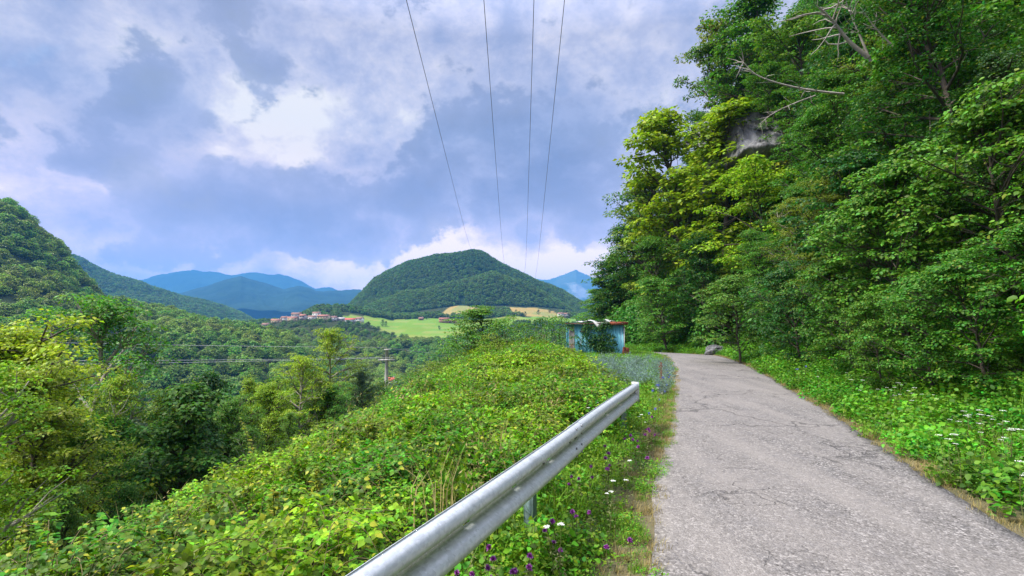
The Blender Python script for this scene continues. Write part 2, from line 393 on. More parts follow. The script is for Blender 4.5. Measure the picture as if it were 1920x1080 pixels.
def H(x, y):
    x = np.asarray(x, float); y = np.asarray(y, float)
    w = sstep(85, 150, y+.35*np.abs(np.minimum(x, 0))*0+0)
    zn = H_near(x, np.minimum(y, 160)) if np.any(w < 1) else 0
    return zn*(1-w)+H_far(x, y)*w

HCREST = [(520,660),(570,640),(620,606),(655,574),(700,528),(760,494),(820,481),(855,480),(885,476),(905,480),(940,500),(990,521),(1050,546),(1110,580),(1160,610)]
HFRONT = [(560,650),(640,620),(690,575),(760,550),(850,530),(920,512),(980,534),(1040,570),(1090,600)]
def H_hill(x, y):
    px = 960+F*x/y
    c = np.interp(px, *zip(*HCREST)); c2 = np.interp(px, *zip(*HFRONT))
    zc = zf(c, 1250); z2 = zf(c2, 1060)
    a = np.exp(-((y-1250)/np.where(y < 1250, 150, 260))**2)
    b = np.exp(-((y-1060)/np.where(y < 1060, 85, 170))**2)
    base = -8
    z = base+np.maximum((zc-base)*a, (z2-base)*b)
    z = z+11*fbm(x/85, y/120, 4, 12)*np.clip(a+b, 0, 1)
    return np.where((px < 540) | (px > 1150), base-10, z)

# ------------------------------------------------------------------ land cover colour
def cover(x, y, z):
    n = x.size; Y = np.maximum(y, 1); px = 960+F*x/Y; py = HZ-(z-CAMZ)/Y*F
    c = np.tile(np.array([.035, .05, .016]), (n, 1))
    nz = fbm(x/30, y/30, 4, 31)
    def paint(m, col): c[m] = col
    far = (y > 560) & (px > 600) & (px < 1140)
    mead = far & in_meadow(px, y, x)
    c[mead] = np.array([.15, .27, .035])
    strip = mead & (fbm(x/60, y/12, 3, 41) > .12); c[strip] = np.array([.22, .28, .06])
    dry = far & in_dry(px, y, x); c[dry] = np.array([.34, .26, .09])
    dn = dry & (nz > .2); c[dn] = np.array([.24, .25, .08])
    s = np.abs(sdist(CLs, np.clip(x, -40, 60), np.clip(y, -30, 80)))
    near = (y < 70)
    wv = (near*(1-sstep(HW+.1, HW+.75, s)))[:, None]; wg = (near*(1-sstep(HW+3, HW+5, s)))[:, None]
    c = c*(1-wg)+np.array([.06, .085, .022])*wg; c = c*(1-wv)+np.array([.17, .14, .08])*wv
    return c
def in_meadow(px, y, x):
    w = 8*fbm(x/40, y/40, 3, 51)
    lo = np.interp(px, [640, 680, 720, 780, 830, 870, 900, 960, 1060], [716, 700, 660, 625, 625, 640, 700, 720, 760])
    hi = np.interp(px, [640, 700, 780, 860, 900, 1000, 1100], [770, 800, 832, 845, 800, 830, 850])
    return (px > 640) & (px < 1085) & (y > lo+w) & (y < hi+w)
def in_dry(px, y, x):
    w = 6*fbm(x/30, y/30, 3, 52)
    a = (px > 825+w) & (px < 902) & (y > 880) & (y < np.interp(px, [825, 850, 870, 905], [900, 985, 1000, 915]))
    b = (px > 955) & (px < 1062+w) & (y > 835) & (y < np.interp(px, [955, 1000, 1035, 1062], [925, 960, 930, 850]))
    d = (px > 672) & (px < 694+w*.5) & (y > 860) & (y < 1010)
    return a | b | d

# ground sheet
Yr = list(np.arange(-30, 0, 1.0))+list(np.arange(0, 40, .3)); yv = 40.
while yv < 9800: Yr.append(yv); yv *= 1.017
Yr = np.array(Yr); uu = np.linspace(-1, 1, 521); uu = np.sign(uu)*(np.abs(uu)*1.15+np.abs(uu)**4*1.0)
YY, UU = np.meshgrid(Yr, uu, indexing='ij'); XX = UU*np.maximum(YY, 26)
ZZ = H(XX, YY)
nr, nc = YY.shape
def grid_faces(nr, nc):
    i = np.arange(nr-1)[:, None]*nc; j = np.arange(nc-1)[None, :]
    return np.stack([i+j, i+j+1, i+nc+j+1, i+nc+j], -1).reshape(-1, 4)
Fg = grid_faces(nr, nc)
me = mesh_np('ground', np.stack([XX, YY, ZZ], -1).reshape(-1, 3), Fg.ravel(), np.full(len(Fg), 4), M['ground'], True)
ca = me.color_attributes.new('cover', 'FLOAT_COLOR', 'POINT')
cc = cover(XX.ravel(), YY.ravel(), ZZ.ravel()); ca.data.foreach_set('color', np.concatenate([cc, np.ones((len(cc), 1))], 1).ravel())
tag(link('ground', me), 'grassy ground and valley floor falling away left of the lane', kind='structure')

def lump(name, fn, px0, px1, y0, y1, mat, label, nu=160, ny=70):
    ys = np.linspace(y0, y1, ny); us = np.linspace((px0-960)/F, (px1-960)/F, nu)
    Y, U = np.meshgrid(ys, us, indexing='ij'); X = U*Y; Z = fn(X, Y)
    Fc = grid_faces(ny, nu)
    o = link(name, mesh_np(name, np.stack([X, Y, Z], -1).reshape(-1, 3), Fc.ravel(), np.full(len(Fc), 4), mat, True))
    return tag(o, label, kind='structure')
lump('hill', H_hill, 500, 1180, 880, 1900, M['hillground'], 'rounded wooded hill rising behind the village', 240, 110)
def ridge_fn(pts, Yc, wn, wf, base=-12, rough=0, seed=0, sc=300):
    xs = [p[0] for p in pts]; ps = [p[1] for p in pts]
    def fn(x, y):
        px = 960+F*x/y
        zc = zf(np.interp(px, xs, ps)+rough*7*fbm(px/22+seed, y/500., 4, seed, .6), Yc)
        a = np.exp(-(np.abs(y-Yc)/np.where(y < Yc, wn, wf))**1.6)
        n = fbm(x/sc, y/sc, 6, seed, .55); rid = 1-np.abs(fbm(x/sc/1.4, y/sc/1.4, 5, seed+9))*2
        return base-15+(zc-base+15)*a*(1+rough*(rid-.7)*np.clip(1.15-a, 0, 1))+rough*(zc-base)*.10*n
    return fn
LR = [(-500,250),(-200,350),(0,425),(100,467),(150,487),(200,515),(250,530),(300,547),(340,560),(380,565),(450,588),(490,612)]
ridge_left = ridge_fn(LR, 1700, 330, 500, -12, .25, 3, 200)
lump('wooded_ridge', ridge_left, -300, 500, 1200, 2600, M['hillground'], 'dark wooded ridge sloping down behind the left hillside', 200, 80)
lump('mountain', ridge_fn([(180,600),(250,560),(300,556),(340,549),(380,536),(420,524),(450,519),(480,528),(530,541),(560,536),(600,545),(630,542),(675,541),(720,560),(780,600)], 4300, 1100, 1100, -10, .5, 5, 700), 170, 790, 3000, 6200, M['mountain'], 'deep blue wooded mountain left of the round hill', 240, 80)
lump('mountain', ridge_fn([(180,600),(262,526),(300,515),(350,508),(410,506),(440,513),(480,510),(520,514),(560,526),(590,543),(620,541),(640,550),(700,600)], 7200, 1200, 1100, -10, .5, 15, 1100), 170, 710, 5800, 9300, M['mountain'], 'pale blue mountain with cloud on its summit, farthest on the left', 240, 60)
lump('mountain', ridge_fn([(940,560),(980,532),(1000,524),(1030,528),(1050,521),(1065,516),(1080,511),(1095,519),(1130,531),(1180,515),(1260,540)], 8500, 1200, 700, -10, .6, 25, 1300), 930, 1270, 7000, 9900, M['rock_mountain'], 'pale grey pointed mountain peak right of the round hill', 200, 60)
lump('mountain', ridge_fn([(980,545),(1000,526),(1030,532),(1060,549),(1090,560),(1110,561),(1140,545),(1200,520),(1260,560)], 5000, 1000, 900, -10, .5, 35, 700), 970, 1270, 3900, 6800, M['mountain'], 'blue wooded mountain in front of the pointed peak', 200, 60)

# ------------------------------------------------------------------ road
def build_road():
    P = smooth_poly(CL, 40); T = np.gradient(P, axis=0); T /= np.linalg.norm(T, axis=1)[:, None]; N = np.stack([T[:, 1], -T[:, 0]], 1)
    ns = 17; sv = np.linspace(-1, 1, ns)
    V = []
    L = np.cumsum(np.r_[0, np.linalg.norm(np.diff(P, axis=0), axis=1)])
    eL = HW+.04+.13*fbm(L/3.1, L*0, 5, 61, .65); eR = HW+.06+.12*fbm(L/2.7, L*0, 5, 63, .65)
    for s in sv:
        w = np.where(s < 0, eL, eR); Q = P+N*(s*w)[:, None]
        z = drop(Q[:, 1])+.012+.03*(1-s*s)+.008*fbm(Q[:, 0]/1.1, Q[:, 1]/1.1, 2, 60)
        V.append(np.stack([Q[:, 0], Q[:, 1], z], 1))
    for s, dz in ((0, -.08), (1, -.08)): pass
    V = np.stack(V, 1)
    lo = V[:, :1].copy(); lo[..., 2] -= .1; hi = V[:, -1:].copy(); hi[..., 2] -= .1
    V = np.concatenate([lo, V, hi], 1)
    Fc = grid_faces(V.shape[0], V.shape[1])[:, ::-1]
    o = link('road', mesh_np('road', V.reshape(-1, 3), Fc.ravel(), np.full(len(Fc), 4), M['asphalt'], True))
    tag(o, 'narrow worn grey asphalt lane curving left along the wooded slope', kind='structure')
build_road()

# ------------------------------------------------------------------ leaves
LQ = (np.array([[0,0,0],[.32,.45,.06],[0,1,-.04],[-.32,.45,.06]]), [(0,1,2,3)])
LN = (np.array([[0,0,0],[0,.5,.0],[0,1,-.14],[-.30,.22,.05],[-.33,.55,.05],[.30,.22,.05],[.33,.55,.05]]), [(0,1,4,3),(1,2,4),(0,5,6,1),(1,6,2)])
LL = (np.array([[0,0,0],[.16,.4,.03],[0,1,-.1],[-.16,.4,.03]]), [(0,1,2,3)])
def unit(v): return v/(np.linalg.norm(v, axis=-1, keepdims=True)+1e-9)
def leaves(mb, C, Nn, D, S, tpl):
    """C base points, Nn normals, D leaf directions, S sizes"""
    TV, TF = tpl
    Nn = unit(Nn); D = unit(D-Nn*np.sum(D*Nn, 1, keepdims=True)); X = np.cross(D, Nn)
    V = C[:, None, :]+S[:, None, None]*(TV[None, :, 0:1]*X[:, None, :]+TV[None, :, 1:2]*D[:, None, :]+TV[None, :, 2:3]*Nn[:, None, :])
    k = TV.shape[0]; off = mb.n+np.arange(len(C))[:, None]*k
    mb.V.append(V.reshape(-1, 3)); mb.n += len(C)*k
    for f in TF:
        a = off+np.array(f)[None, :]
        mb.F.extend(a.ravel().tolist()); mb.S.extend([len(f)]*len(C))
def clump(g, mb, c, r, n, size, tpl, flat=.5, up=.9):
    v = unit(g.normal(size=(n, 3))); rad = g.uniform(.35, 1, (n, 1))**.5
    v[:, 2] = np.where(v[:, 2] < -.3, -v[:, 2]*.6, v[:, 2])
    C = c+v*rad*r*np.array([1, 1, flat])
    Nn = np.array([0, 0, up])+v*.55+g.normal(size=(n, 3))*.42
    D = v*np.array([1, 1, .2])+g.normal(size=(n, 3))*.5+np.array([0, 0, -.15])
    leaves(mb, C, Nn, D, size*g.uniform(.65, 1.3, n), tpl)

def gen_tree(seed, Ht=10, cw=3.2, base=.25, nl=18, nsub=4, lpc=110, lsize=.2, tpl=LQ, cr=.85, trunk_r=.16, top=.96, pale=False, shape=1.0, droop=.0, bare=False, mid=False):
    """one trunk mesh (trunk, limbs, twigs) and one crown mesh"""
    g = np.random.default_rng(seed); tb = MB(); cb = MB()
    n = 9; zz = np.linspace(0, Ht*top*.93, n)
    wob = np.cumsum(g.normal(size=(n, 2))*.12, 0)*Ht/10; wob -= wob[0]
    P = np.column_stack([wob, zz]); P = np.vstack([[P[0,0], P[0,1], -1.2], P])
    rr = trunk_r*np.linspace(1.15, .15, n+1)*Ht/10; tb.tube(P, rr, 7)
    for i in range(nl):
        f = base+(1-base)*(i+.5)/nl*.97; z0 = f*Ht*.93
        p0 = np.array([np.interp(z0, P[1:, 2], P[1:, 0]), np.interp(z0, P[1:, 2], P[1:, 1]), z0])
        fr = (f-base)/(1-base)
        env = cw*(math.sin(math.pi*min(1, (fr*.82+.16)))**.75)*shape*g.uniform(.7, 1.2)
        az = i*2.399+g.uniform(-.5, .5); el = g.uniform(.05, .5)+fr*.8-droop
        d = np.array([math.cos(az)*math.cos(el), math.sin(az)*math.cos(el), math.sin(el)])
        L = env; q = [p0]
        for k in range(4):
            d = unit(d+g.normal(size=3)*.16+np.array([0, 0, .06])); q.append(q[-1]+d*L/4)
        q = np.array(q); tb.tube(q, np.linspace(.055, .014, 5)*Ht/10, 5)
        ends = [(q[-1], 1.), (q[3], .85)]+([(q[2], .95), (q[1], .8)] if mid else [])
        for k in range(nsub):
            j = g.integers(1, 4); a2 = unit(d+g.normal(size=3)*np.array([.9, .9, .45])); L2 = L*g.uniform(.25, .5)
            e = q[j]+a2*L2; m = (q[j]+e)/2+g.normal(size=3)*.08; tb.tube(np.array([q[j], m, e]), np.array([.026, .016, .006])*Ht/10, 4)
            ends.append((e, .8))
        if not bare:
            for e, sc in ends:
                r = cr*sc*g.uniform(.65, 1.25)
                clump(g, cb, e, r, int(lpc*sc*g.uniform(.6, 1.2)), lsize, tpl, flat=g.uniform(.4, .65))
    if not bare: clump(g, cb, P[-1], cr*.8, lpc, lsize, tpl, .9)
    tm = tb.mesh('trunk', M['pale_bark' if pale else 'bark'], True)
    cm = None if bare else cb.mesh('crown', M['leaf'])
    return tm, cm, Ht

def gen_shrub(seed, Ht=2.2, w=1.4, ncl=26, lpc=70, lsize=.09, tpl=LN, mat='leaf', cr=.42, stems=9, sr=.02):
    g = np.random.default_rng(seed); tb = MB(); cb = MB()
    for i in range(stems):
        a = g.uniform(0, 6.28); r = w*g.uniform(.2, .8)
        e = np.array([math.cos(a)*r, math.sin(a)*r, Ht*g.uniform(.6, .95)])
        m = e*np.array([.35, .35, .55])+g.normal(size=3)*.08
        tb.tube(np.array([[0, 0, -.3], m, e]), [sr, sr*.7, sr*.3], 5)
    for i in range(ncl):
        a = i*2.399; h = ((i+.5)/ncl); rr = w*math.sin(math.pi*(h*.75+.2))*g.uniform(.55, 1)
        c = np.array([math.cos(a)*rr, math.sin(a)*rr, Ht*(.1+.86*h)])
        clump(g, cb, c, cr*g.uniform(.7, 1.3), int(lpc*g.uniform(.6, 1.2)), lsize, tpl, .6, .7)
    return tb.mesh('stems', M['bark'], True), cb.mesh('foliage', M[mat]), Ht

T = {
 'broad': [gen_tree(1), gen_tree(2, cw=3.6, nl=20), gen_tree(3, cw=3.0, base=.18, nl=20)],
 'tall': [gen_tree(4, cw=2.1, nl=24, base=.2, cr=.7, nsub=3), gen_tree(5, cw=2.4, nl=24, base=.15, cr=.75, nsub=3)],
 'airy': [gen_tree(6, cw=2.9, nl=16, nsub=3, lpc=75, cr=.62, lsize=.17, pale=True), gen_tree(7, cw=2.6, nl=18, nsub=3, lpc=70, cr=.6, lsize=.17, base=.2)],
 'full': [gen_tree(8, cw=3.3, base=.05, nl=24, lpc=100, lsize=.19), gen_tree(9, cw=3.0, base=.03, nl=24, lpc=100, lsize=.18)],
 'near': [gen_tree(10, Ht=6, cw=2.6, base=.06, nl=26, nsub=5, lpc=75, lsize=.115, tpl=LN, cr=.5, trunk_r=.13), gen_tree(11, Ht=6, cw=2.4, base=.1, nl=26, nsub=5, lpc=75, lsize=.11, tpl=LN, cr=.48, trunk_r=.12)],
}
T['big'] = [gen_tree(14, mid=True, Ht=16, cw=4.6, nl=30, nsub=6, lpc=130, lsize=.155, cr=.85, trunk_r=.13, base=.16), gen_tree(15, mid=True, Ht=16, cw=3.6, nl=34, nsub=5, lpc=125, lsize=.145, cr=.8, trunk_r=.12, base=.12)]
T['bigairy'] = [gen_tree(16, mid=True, Ht=16, cw=4.2, nl=26, nsub=6, lpc=85, lsize=.145, cr=.7, trunk_r=.12, base=.22, pale=True), gen_tree(17, mid=True, Ht=16, cw=3.2, nl=30, nsub=5, lpc=85, lsize=.135, cr=.66, trunk_r=.11, base=.18)]
SH = [gen_shrub(20), gen_shrub(21, w=1.6, Ht=1.8), gen_shrub(22, w=1.1, Ht=2.6)]

G_DARK = (.032, .110, .016); G_MID = (.075, .195, .018); G_BRT = (.10, .235, .022); G_LIME = (.23, .36, .018); G_OLV = (.16, .23, .022)
G_YEL = (.30, .42, .018); G_BLUE = (.06, .12, .05); G_AUT = (.20, .13, .03)
def jit(c, a=.15): return tuple(max(0, v*(1+random.uniform(-a, a))) for v in c)
def put_tree(kind, x, y, ht, color, label, group=None, name='tree', rz=None, lean=0, wide=1.0, z=None, idx=None, cat='tree'):
    protos = T[kind] if kind != 'shrub' else SH
    pr = protos[idx % len(protos)] if idx is not None else random.choice(protos)
    zg = float(H(np.array([x]), np.array([y]))[0]) if z is None else z
    o = empty(name, (x, y, zg), random.uniform(0, 6.28) if rz is None else rz, label, cat, group)
    s = ht/pr[2]; o.scale = (s*wide, s*wide, s)
    if lean: o.rotation_euler = (0, 0, 0); o.rotation_mode = 'XYZ'; o.rotation_euler = (random.uniform(-.06, .06), -lean, 0)
    a = link('trunk' if kind != 'shrub' else 'stems', pr[0], o)
    b = link('crown' if kind != 'shrub' else 'foliage', pr[1], o); b.color = (*color, 1)
    if lean:
        r = random.uniform(0, 6.28); a.rotation_euler.z = r; b.rotation_euler.z = r
    return o
def tree_px(kind, px, top, Y, color, label, wide=1.0, **kw):
    x = (px-960)/F*Y; zg = float(H(np.array([x]), np.array([Y]))[0]); ht = zf(top, Y)-zg
    return put_tree(kind, x, Y, max(ht, 1.2), color, label, wide=wide, **kw)

# ------------------------------------------------------------------ GN scatter of ground cover (stuff)
def scatter_obj(name, pts, scl, protos, label, tilt=.0, cat=None, mat=None):
    coll = bpy.data.collections.new(name+'_plants')
    for i, m in enumerate(protos):
        po = bpy.data.objects.new('%s_plant' % name, m); coll.objects.link(po)
    pts = np.asarray(pts, dtype=np.float32); n = len(pts)
    me = bpy.data.meshes.new(name); me.vertices.add(n); me.vertices.foreach_set('co', pts.ravel())
    g = np.random.default_rng(len(name)*7+n)
    rot = np.zeros((n, 3), dtype=np.float32); rot[:, 2] = g.uniform(0, 6.28, n); rot[:, :2] = g.normal(size=(n, 2))*tilt
    a = me.attributes.new('rot', 'FLOAT_VECTOR', 'POINT'); a.data.foreach_set('vector', rot.ravel())
    a = me.attributes.new('scl', 'FLOAT', 'POINT'); a.data.foreach_set('value', np.asarray(scl, dtype=np.float32))
    a = me.attributes.new('pick', 'INT', 'POINT'); a.data.foreach_set('value', g.integers(0, len(protos), n).astype(np.int32))
    o = link(name, me); tag(o, label, cat, kind='stuff')
    ng = bpy.data.node_groups.new(name+'_scatter', 'GeometryNodeTree')
    ng.interface.new_socket('Geometry', in_out='INPUT', socket_type='NodeSocketGeometry')
    ng.interface.new_socket('Geometry', in_out='OUTPUT', socket_type='NodeSocketGeometry')
    N = ng.nodes; L = ng.links
    gi = N.new('NodeGroupInput'); go = N.new('NodeGroupOutput')
    ci = N.new('GeometryNodeCollectionInfo'); ci.inputs['Collection'].default_value = coll
    ci.inputs['Separate Children'].default_value = True; ci.inputs['Reset Children'].default_value = True
    ip = N.new('GeometryNodeInstanceOnPoints'); ip.inputs['Pick Instance'].default_value = True
    def attr(nm, typ):
        q = N.new('GeometryNodeInputNamedAttribute'); q.data_type = typ; q.inputs['Name'].default_value = nm
        return [s for s in q.outputs if s.name == 'Attribute' and s.enabled][0]
    L.new(gi.outputs[0], ip.inputs['Points']); L.new(ci.outputs[0], ip.inputs['Instance'])
    L.new(attr('pick', 'INT'), ip.inputs['Instance Index'])
    e2r = N.new('FunctionNodeEulerToRotation'); L.new(attr('rot', 'FLOAT_VECTOR'), e2r.inputs[0]); L.new(e2r.outputs[0], ip.inputs['Rotation'])
    L.new(attr('scl', 'FLOAT'), ip.inputs['Scale']); L.new(ip.outputs[0], go.inputs[0])
    md = o.modifiers.new('scatter', 'NODES'); md.node_group = ng
    return o

def gen_bramble(seed):
    g = np.random.default_rng(seed); mb = MB(); cb = MB()
    C = []; Nn = []; D = []; S = []
    for i in range(11):
        a = g.uniform(0, 6.28); r0 = g.uniform(0, .3); p = np.array([math.cos(a)*r0, math.sin(a)*r0, -.15]); az = g.uniform(0, 6.28)
        L = g.uniform(.45, .8); hh = g.uniform(.25, .5); pts = []
        for k in range(8):
            t = k/7; pts.append(p+np.array([math.cos(az)*L*t, math.sin(az)*L*t, .15+hh*math.sin(math.pi*(.12+.75*t))]))
        pts = np.array(pts); cb.tube(pts, np.linspace(.005, .002, 8), 3)
        for k in range(1, 8):
            for rep in range(3):
                ld = unit(np.array([math.cos(az+g.choice([-1, 1])*g.uniform(.5, 1.5)), math.sin(az+g.choice([-1, 1])*g.uniform(.5, 1.5)), g.uniform(-.1, .3)]))
                nn = np.array([0, 0, 1.])+g.normal(size=3)*.38; s = g.uniform(.038, .070)
                b = pts[k]+ld*.05+g.normal(size=3)*.02
                sd = unit(np.cross(ld, nn))
                for dd, q in ((ld, 1.), (ld*.25+sd, .85), (ld*.25-sd, .85)):
                    C.append(b); Nn.append(nn+g.normal(size=3)*.12); D.append(dd); S.append(s*q)
    n = 60; xy = g.uniform(-.45, .45, (n, 2)); 
    for q in xy:
        b = np.array([q[0], q[1], g.uniform(.05, .3)]); ld = unit(g.normal(size=3)*np.array([1, 1, .3])); nn = np.array([0, 0, 1.])+g.normal(size=3)*.4; s = g.uniform(.038, .070); sd = unit(np.cross(ld, nn))
        for dd, w in ((ld, 1.), (ld*.25+sd, .85), (ld*.25-sd, .85)): C.append(b); Nn.append(nn); D.append(dd); S.append(s*w)
    leaves(mb, np.array(C), np.array(Nn), np.array(D), np.array(S), LN)
    nl = len(mb.S); nb = mb.n
    V = np.concatenate(mb.V+cb.V); Fl = mb.F+[i+nb for i in cb.F]; S_ = mb.S+cb.S
    return mesh_np('bramble', V, Fl, S_, None, mats=[M['bramble_leaf'], M['cane']], midx=[0]*nl+[1]*len(cb.S))
def gen_grass(seed, n=110, r=.28, h0=.12, h1=.34, mat='grass', w=.006):
    g = np.random.default_rng(seed); mb = MB()
    a = g.uniform(0, 6.28, n); rr = r*np.sqrt(g.uniform(0, 1, n)); b = np.stack([np.cos(a)*rr, np.sin(a)*rr, np.full(n, -.03)], 1)
    az = g.uniform(0, 6.28, n); h = g.uniform(h0, h1, n); bend = g.uniform(.15, .8, n)*h
    d = np.stack([np.cos(az), np.sin(az), az*0], 1); sd = np.stack([-np.sin(az), np.cos(az), az*0], 1)
    w = w*g.uniform(.7, 1.4, n)[:, None]
    p1 = b+d*(bend*.25)[:, None]+np.array([0, 0, 1])*(h*.55)[:, None]; p2 = b+d*bend[:, None]+np.array([0, 0, 1])*(h*g.uniform(.75, 1, n))[:, None]
    V = np.stack([b-sd*w, b+sd*w, p1-sd*w*.8, p1+sd*w*.8, p2], 1)
    off = np.arange(n)[:, None]*5
    Q = off+np.array([[0, 1, 3, 2]]); Tt = off+np.array([[2, 3, 4]])
    Fl = np.concatenate([Q.ravel(), Tt.ravel()]); S_ = np.r_[np.full(n, 4), np.full(n, 3)]
    return mesh_np('grass_tuft', V.reshape(-1, 3), Fl, S_, M[mat])
def gen_weed(seed, n=190, r=.27, h=.22, size=.034, mat='weed_leaf', tpl=LN):
    g = np.random.default_rng(seed); mb = MB()
    a = g.uniform(0, 6.28, n); rr = r*np.sqrt(g.uniform(0, 1, n)); z = h*g.uniform(.1, 1, n)*(1-.5*(rr/r)**2)
    C = np.stack([np.cos(a)*rr, np.sin(a)*rr, z], 1)
    leaves(mb, C, np.array([0, 0, 1.])+g.normal(size=(n, 3))*.45, g.normal(size=(n, 3))*np.array([1, 1, .4]), size*g.uniform(.6, 1.5, n), tpl)
    return mb.mesh('weed', M[mat])
def gen_fluff(seed, n=420, r=.4, h=.7, size=.045, mat='sage_leaf'):
    g = np.random.default_rng(seed); mb = MB()
    st = g.integers(0, 16, n); az = g.uniform(0, 6.28, 16); ln = g.uniform(.4, 1, 16)
    f = g.uniform(.2, 1, n); a = az[st]
    C = np.stack([np.cos(a)*r*ln[st]*f, np.sin(a)*r*ln[st]*f, h*ln[st]*f], 1)+g.normal(size=(n, 3))*.035
    leaves(mb, C, g.normal(size=(n, 3)), np.array([0, 0, .8])+g.normal(size=(n, 3))*.7, size*g.uniform(.6, 1.5, n), LL)
    return mb.mesh('sage', M[mat])

def region_points(x0, x1, y0, y1, density, keep, seed=0, zoff=0.):
    g = np.random.default_rng(seed); n = int((x1-x0)*(y1-y0)*density)
    x = g.uniform(x0, x1, n); y = g.uniform(y0, y1, n)
    m = keep(x, y, g); x = x[m]; y = y[m]
    return np.stack([x, y, H(x, y)+zoff], 1), g
def visible(x, y, m=150): 
    px = 960+F*x/np.maximum(y, .2); return (px > -m) & (px < 1920+m) & (y > .5)
# brambles
def kb(x, y, g):
    m = bramble_mask(x, y) > .3
    e = edge_x(y)-x
    return m & (e < 6) & visible(x, y, 300) & (fbm(x/1.0, y/1.0, 3, 97) > -.36)
pts, g = region_points(-13, 4, .8, 29, 8.5, kb, 1, .04)
near_ok = np.ones(len(pts), bool)
scatter_obj('brambles', pts[near_ok], g.uniform(.6, 1.0, len(pts))*np.clip(.8+pts[:, 1]/40, 0, 1.3), [gen_bramble(i) for i in range(5)], 'bright green bramble thicket covering the bank left of the guardrail', .16)
pq, g = region_points(-13, 4, 1.5, 29, 1.6, kb, 14, .12)
pq = pq[fbm(pq[:, 0]/1.3, pq[:, 1]/1.3, 3, 95) > .05]
scatter_obj('thicket_weeds', pq, g.uniform(.8, 1.5, len(pq)), [gen_grass(37, n=26, r=.2, h0=.3, h1=.62, mat='dry_grass', w=.003), gen_fluff(52, n=220, r=.25, h=.6, size=.05, mat='weed_leaf'), gen_weed(46, n=150, r=.3, h=.42, size=.036, mat='weed_leaf'), gen_fluff(53, n=120, r=.2, h=.62, size=.04, mat='dry_grass')], 'straw stalks and broad leaved weeds growing up through the brambles', .15)
# verge weeds and grass
def road_side(x, y):
    return sdist(CLs, x, y)
def kg_left(x, y, g):
    s = road_side(x, y); w = HW+.07+.28*fbm(x/.9, y/.9, 4, 77)
    clear = np.ones(x.shape, bool)
    for yy_ in (8.25,): clear &= ((x-(-1.523+.413*yy_)-.12)**2+(y-yy_+.12)**2 > .3**2)
    return clear & (s < -w) & (s > -w-7.5) & (bramble_mask(x, y) < .75) & visible(x, y) & (y < 48)
def kg_right(x, y, g):
    s = road_side(x, y); t = sdist(FOOTs, x, y)
    return (s > HW+.22+.16*fbm(x/.6, y/.6, 3, 78)) & (t < 4.2) & visible(x, y) & (y < 60)
LM = lambda p: (p[:, 0] < 99)
pl, g = region_points(-2, 10, 1.2, 48, 15, kg_left, 2)
edl = np.clip((-road_side(pl[:, 0], pl[:, 1])-HW)/.8, .35, 1)
scatter_obj('grass', pl, g.uniform(.5, 1.0, len(pl))*np.where(pl[:, 1] < 4, .8, 1)*edl, [gen_grass(30), gen_grass(31, h1=.42), gen_grass(32, n=80, h1=.3)], 'green grass tufts on the verge between lane and guardrail', .08)
pl, g = region_points(-2, 10, 1.2, 34, 22, kg_left, 3)
edl = np.clip((-road_side(pl[:, 0], pl[:, 1])-HW)/.7, .4, 1)
scatter_obj('clover', pl, g.uniform(.6, 1.25, len(pl))*edl, [gen_weed(40), gen_weed(41, size=.028, h=.18), gen_weed(42, size=.042, h=.26, n=120)], 'low leafy clover and weeds on the verge beside the guardrail', .12)
pr_, g = region_points(4, 24, 2, 60, 8, kg_right, 4)
scatter_obj('verge_grass', pr_, g.uniform(.5, 1.1, len(pr_)), [gen_grass(33), gen_grass(34, n=90, h1=.3)], 'green grass at the foot of the wooded bank, right of the lane', .08)
pr_, g = region_points(4, 24, 2, 60, 12, kg_right, 5)
scatter_obj('bank_weeds', pr_, g.uniform(.7, 1.5, len(pr_))*np.clip(.45+pr_[:, 1]/14, 0, 1), [gen_weed(43, size=.042, h=.3, r=.3, n=210, mat='bank_leaf'), gen_weed(44, size=.034, h=.25, n=240, mat='bank_leaf'), gen_weed(45, size=.055, h=.38, n=150, mat='bank_leaf')], 'lush low green weeds along the foot of the wooded bank', .15)
# dry edge grass
def kdry(x, y, g):
    s = road_side(x, y)
    near = (s > -HW-.42) & (s < -HW+.02) & (fbm(x/.9, y/.9, 3, 79) > -.5)
    r = (s > HW-.0) & (s < HW+.3)
    return (near | r) & visible(x, y) & (y < 34)
pd, g = region_points(-1, 13, 1.2, 34, 60, kdry, 6)
scatter_obj('dry_grass', pd, g.uniform(.3, .7, len(pd)), [gen_grass(35, n=60, r=.14, h0=.06, h1=.2, mat='dry_grass', w=.004), gen_grass(36, n=45, r=.16, h0=.05, h1=.16, mat='dry_grass', w=.004)], 'straw coloured dry grass fringing the edges of the lane', .2)
# sage-like weeds
def ksage(x, y, g):
    px = 960+F*x/y
    a = ((px-1175)/85)**2+((y-17)/4.)**2 < 1; b = ((px-1015)/55)**2+((y-23.5)/2)**2 < 1
    c = ((px-1252)/22)**2+((y-12)/3.5)**2 < .6
    return (a | b | c) & (road_side(x, y) < -HW-.25)
ps, g = region_points(-1, 8, 8, 28, 4.5, ksage, 8)
scatter_obj('sage_weeds', ps, g.uniform(.6, 1.05, len(ps)), [gen_fluff(50), gen_fluff(51, h=.6)], 'grey blue feathery weeds near the lane before the shed', .1)
